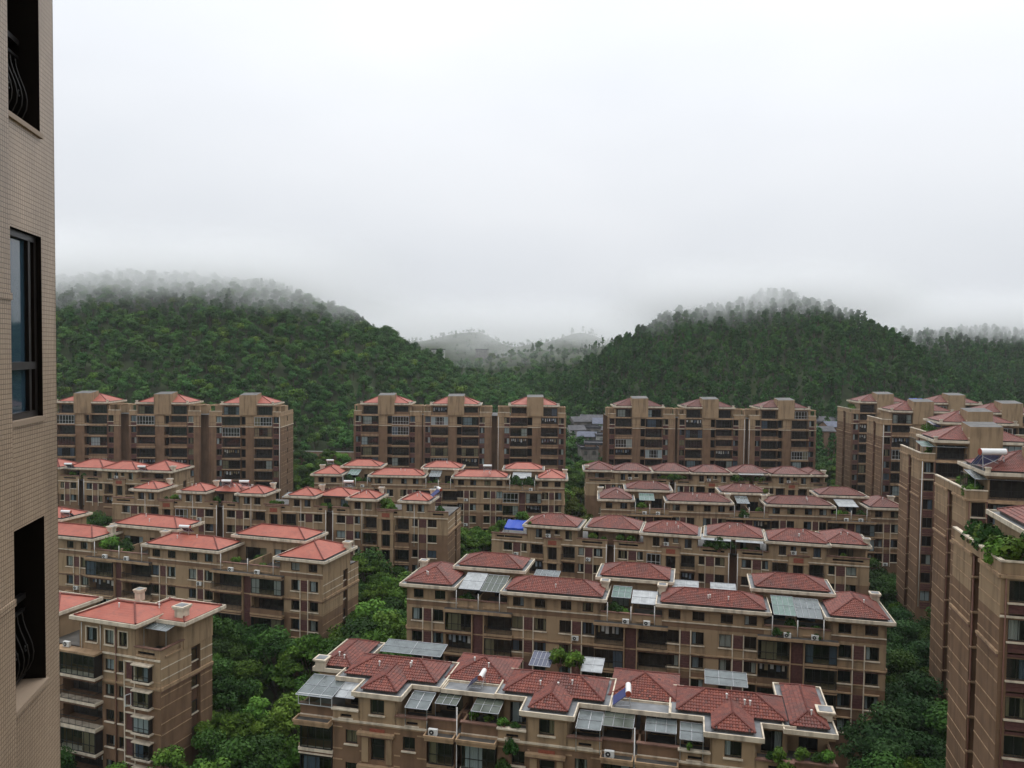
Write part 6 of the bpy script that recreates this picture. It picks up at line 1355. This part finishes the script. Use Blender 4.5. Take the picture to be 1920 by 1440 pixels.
def wisps(curve, Yf, n, rows, label):
    for q in range(n):
        t = q / (n - 1); px = curve[0][0] + (curve[-1][0] - curve[0][0]) * t
        py = next(y0 + (y1 - y0) * (px - x0) / (x1 - x0) for (x0, y0), (x1, y1) in zip(curve, curve[1:]) if x0 <= px <= x1 + 1e-6)
        for (dy, dY, lx, ly, lz, k) in rows:
            MATS['wisp_air'] = MATS['mist_%d' % k]
            wisp(px + wr.uniform(-14, 14), py + dy + wr.uniform(-6, 6), Yf + dY + wr.uniform(-8, 8), lx * wr.uniform(0.7, 1.3), ly * wr.uniform(0.8, 1.2), lz * wr.uniform(0.7, 1.3), label)
wisps([(110, 572), (190, 556), (300, 552), (420, 556), (520, 562), (620, 580)], 405, 9, ((4, 0, 14, 12, 3, 1), (26, -10, 11, 8, 2.2, 0)), 'ragged wisp of cloud on the brow of the left hill')
wisps([(1220, 584), (1340, 568), (1440, 556), (1550, 572)], 440, 6, ((4, 0, 12, 10, 2.6, 1), (20, -12, 9, 7, 1.8, 0)), 'ragged wisp of cloud on the brow of the conical hill')
# low cloud on each summit: torn, uneven density that thins out upwards, downwards and towards its rim
def cloud_cap(x0, x1, y0, y1, z0, z1, z2, z3, dens, label, seed):
    m = bpy.data.materials.new('cloud_%d' % seed); m.use_nodes = True; n = m.node_tree; n.nodes.clear(); MATS['cloud_%d' % seed] = m
    out = N(n, 'ShaderNodeOutputMaterial'); v = N(n, 'ShaderNodeVolumePrincipled'); v.inputs['Color'].default_value = (0.998, 0.999, 1, 1); v.inputs['Anisotropy'].default_value = 0.0
    tc = N(n, 'ShaderNodeTexCoord'); sp = N(n, 'ShaderNodeSeparateXYZ'); n.links.new(tc.outputs['Object'], sp.inputs[0])
    def mr(src, a, b_, c=0.0, d=1.0):
        r_ = N(n, 'ShaderNodeMapRange'); r_.interpolation_type = 'SMOOTHSTEP'; r_.inputs['From Min'].default_value = a; r_.inputs['From Max'].default_value = b_; r_.inputs['To Min'].default_value = c; r_.inputs['To Max'].default_value = d; n.links.new(src, r_.inputs['Value']); return r_.outputs[0]
    def mul(p, q):
        r_ = N(n, 'ShaderNodeMath'); r_.operation = 'MULTIPLY'; n.links.new(p, r_.inputs[0])
        if isinstance(q, float): r_.inputs[1].default_value = q
        else: n.links.new(q, r_.inputs[1])
        return r_.outputs[0]
    cx, cy_, rx, ry = (x0 + x1) / 2, (y0 + y1) / 2, (x1 - x0) / 2, (y1 - y0) / 2
    mp = N(n, 'ShaderNodeMapping'); mp.inputs['Location'].default_value = (-cx / rx, -cy_ / ry, 0); mp.inputs['Scale'].default_value = (1 / rx, 1 / ry, 0); n.links.new(tc.outputs['Object'], mp.inputs[0])
    ln = N(n, 'ShaderNodeVectorMath'); ln.operation = 'LENGTH'; n.links.new(mp.outputs[0], ln.inputs[0])
    mp2 = N(n, 'ShaderNodeMapping'); mp2.inputs['Location'].default_value = (seed * 3.7, 0, 0); mp2.inputs['Scale'].default_value = (0.022, 0.022, 0.05); n.links.new(tc.outputs['Object'], mp2.inputs[0])
    no = N(n, 'ShaderNodeTexNoise', Scale=1.0, Detail=4.0, Roughness=0.6); n.links.new(mp2.outputs[0], no.inputs['Vector'])
    # ragged underside: the noise lifts and lowers the height at which the cloud begins
    sh = N(n, 'ShaderNodeMath'); sh.operation = 'MULTIPLY_ADD'; sh.inputs[1].default_value = 44.0; n.links.new(no.outputs['Fac'], sh.inputs[0]); zz_ = N(n, 'ShaderNodeMath'); zz_.operation = 'SUBTRACT'; zz_.inputs[1].default_value = 22.0; n.links.new(sp.outputs['Z'], zz_.inputs[0]); n.links.new(zz_.outputs[0], sh.inputs[2])
    d = mul(mr(sh.outputs[0], z0, z1), mr(sp.outputs['Z'], z2, z3, 1.0, 0.0)); d = mul(d, mr(ln.outputs['Value'], 0.55, 1.0, 1.0, 0.0)); d = mul(d, mr(no.outputs['Fac'], 0.25, 0.6, 0.45, 1.0)); d = mul(d, dens)
    n.links.new(d, v.inputs['Density']); n.links.new(v.outputs[0], out.inputs['Volume'])
    b = MB(); b.box(x0, x1, y0, y1, z0 - 24, z3 + 1); o = b.build('mist_cap', ['cloud_%d' % seed]); o['kind'] = 'stuff'; tag(o, label, 'mist', 'mist and low cloud on the hills')
cloud_cap(-480, -30, 345, 530, 59, 84, 86, 122, 0.036, 'low cloud sitting over the crest of the left hill', 1)
cloud_cap(40, 250, 380, 560, 61, 83, 80, 112, 0.032, 'low cloud sitting over the peak of the conical hill', 2)
cloud_cap(190, 560, 470, 700, 55, 76, 80, 106, 0.022, 'low cloud sitting over the far right wood', 3)
cloud_cap(-220, 230, 600, 900, 46, 70, 76, 108, 0.013, 'low cloud filling the head of the valley between the hills', 4)
MATS['wisp_air'] = MATS['mist_0']
for (px, py, Y, lx, ly, lz, lab) in ((265, 600, 385, 16, 8, 2.6, 'thin wisp halfway up the left hill'), (930, 672, 540, 42, 30, 9, 'pale mist pooled low in the valley centre'), (1050, 660, 550, 40, 30, 8, 'pale mist pooled low in the valley right of centre'), (420, 575, 395, 14, 8, 2.5, 'small wisp below the cloud on the left hill')):
    wisp(px, py, Y, lx, ly, lz, lab)
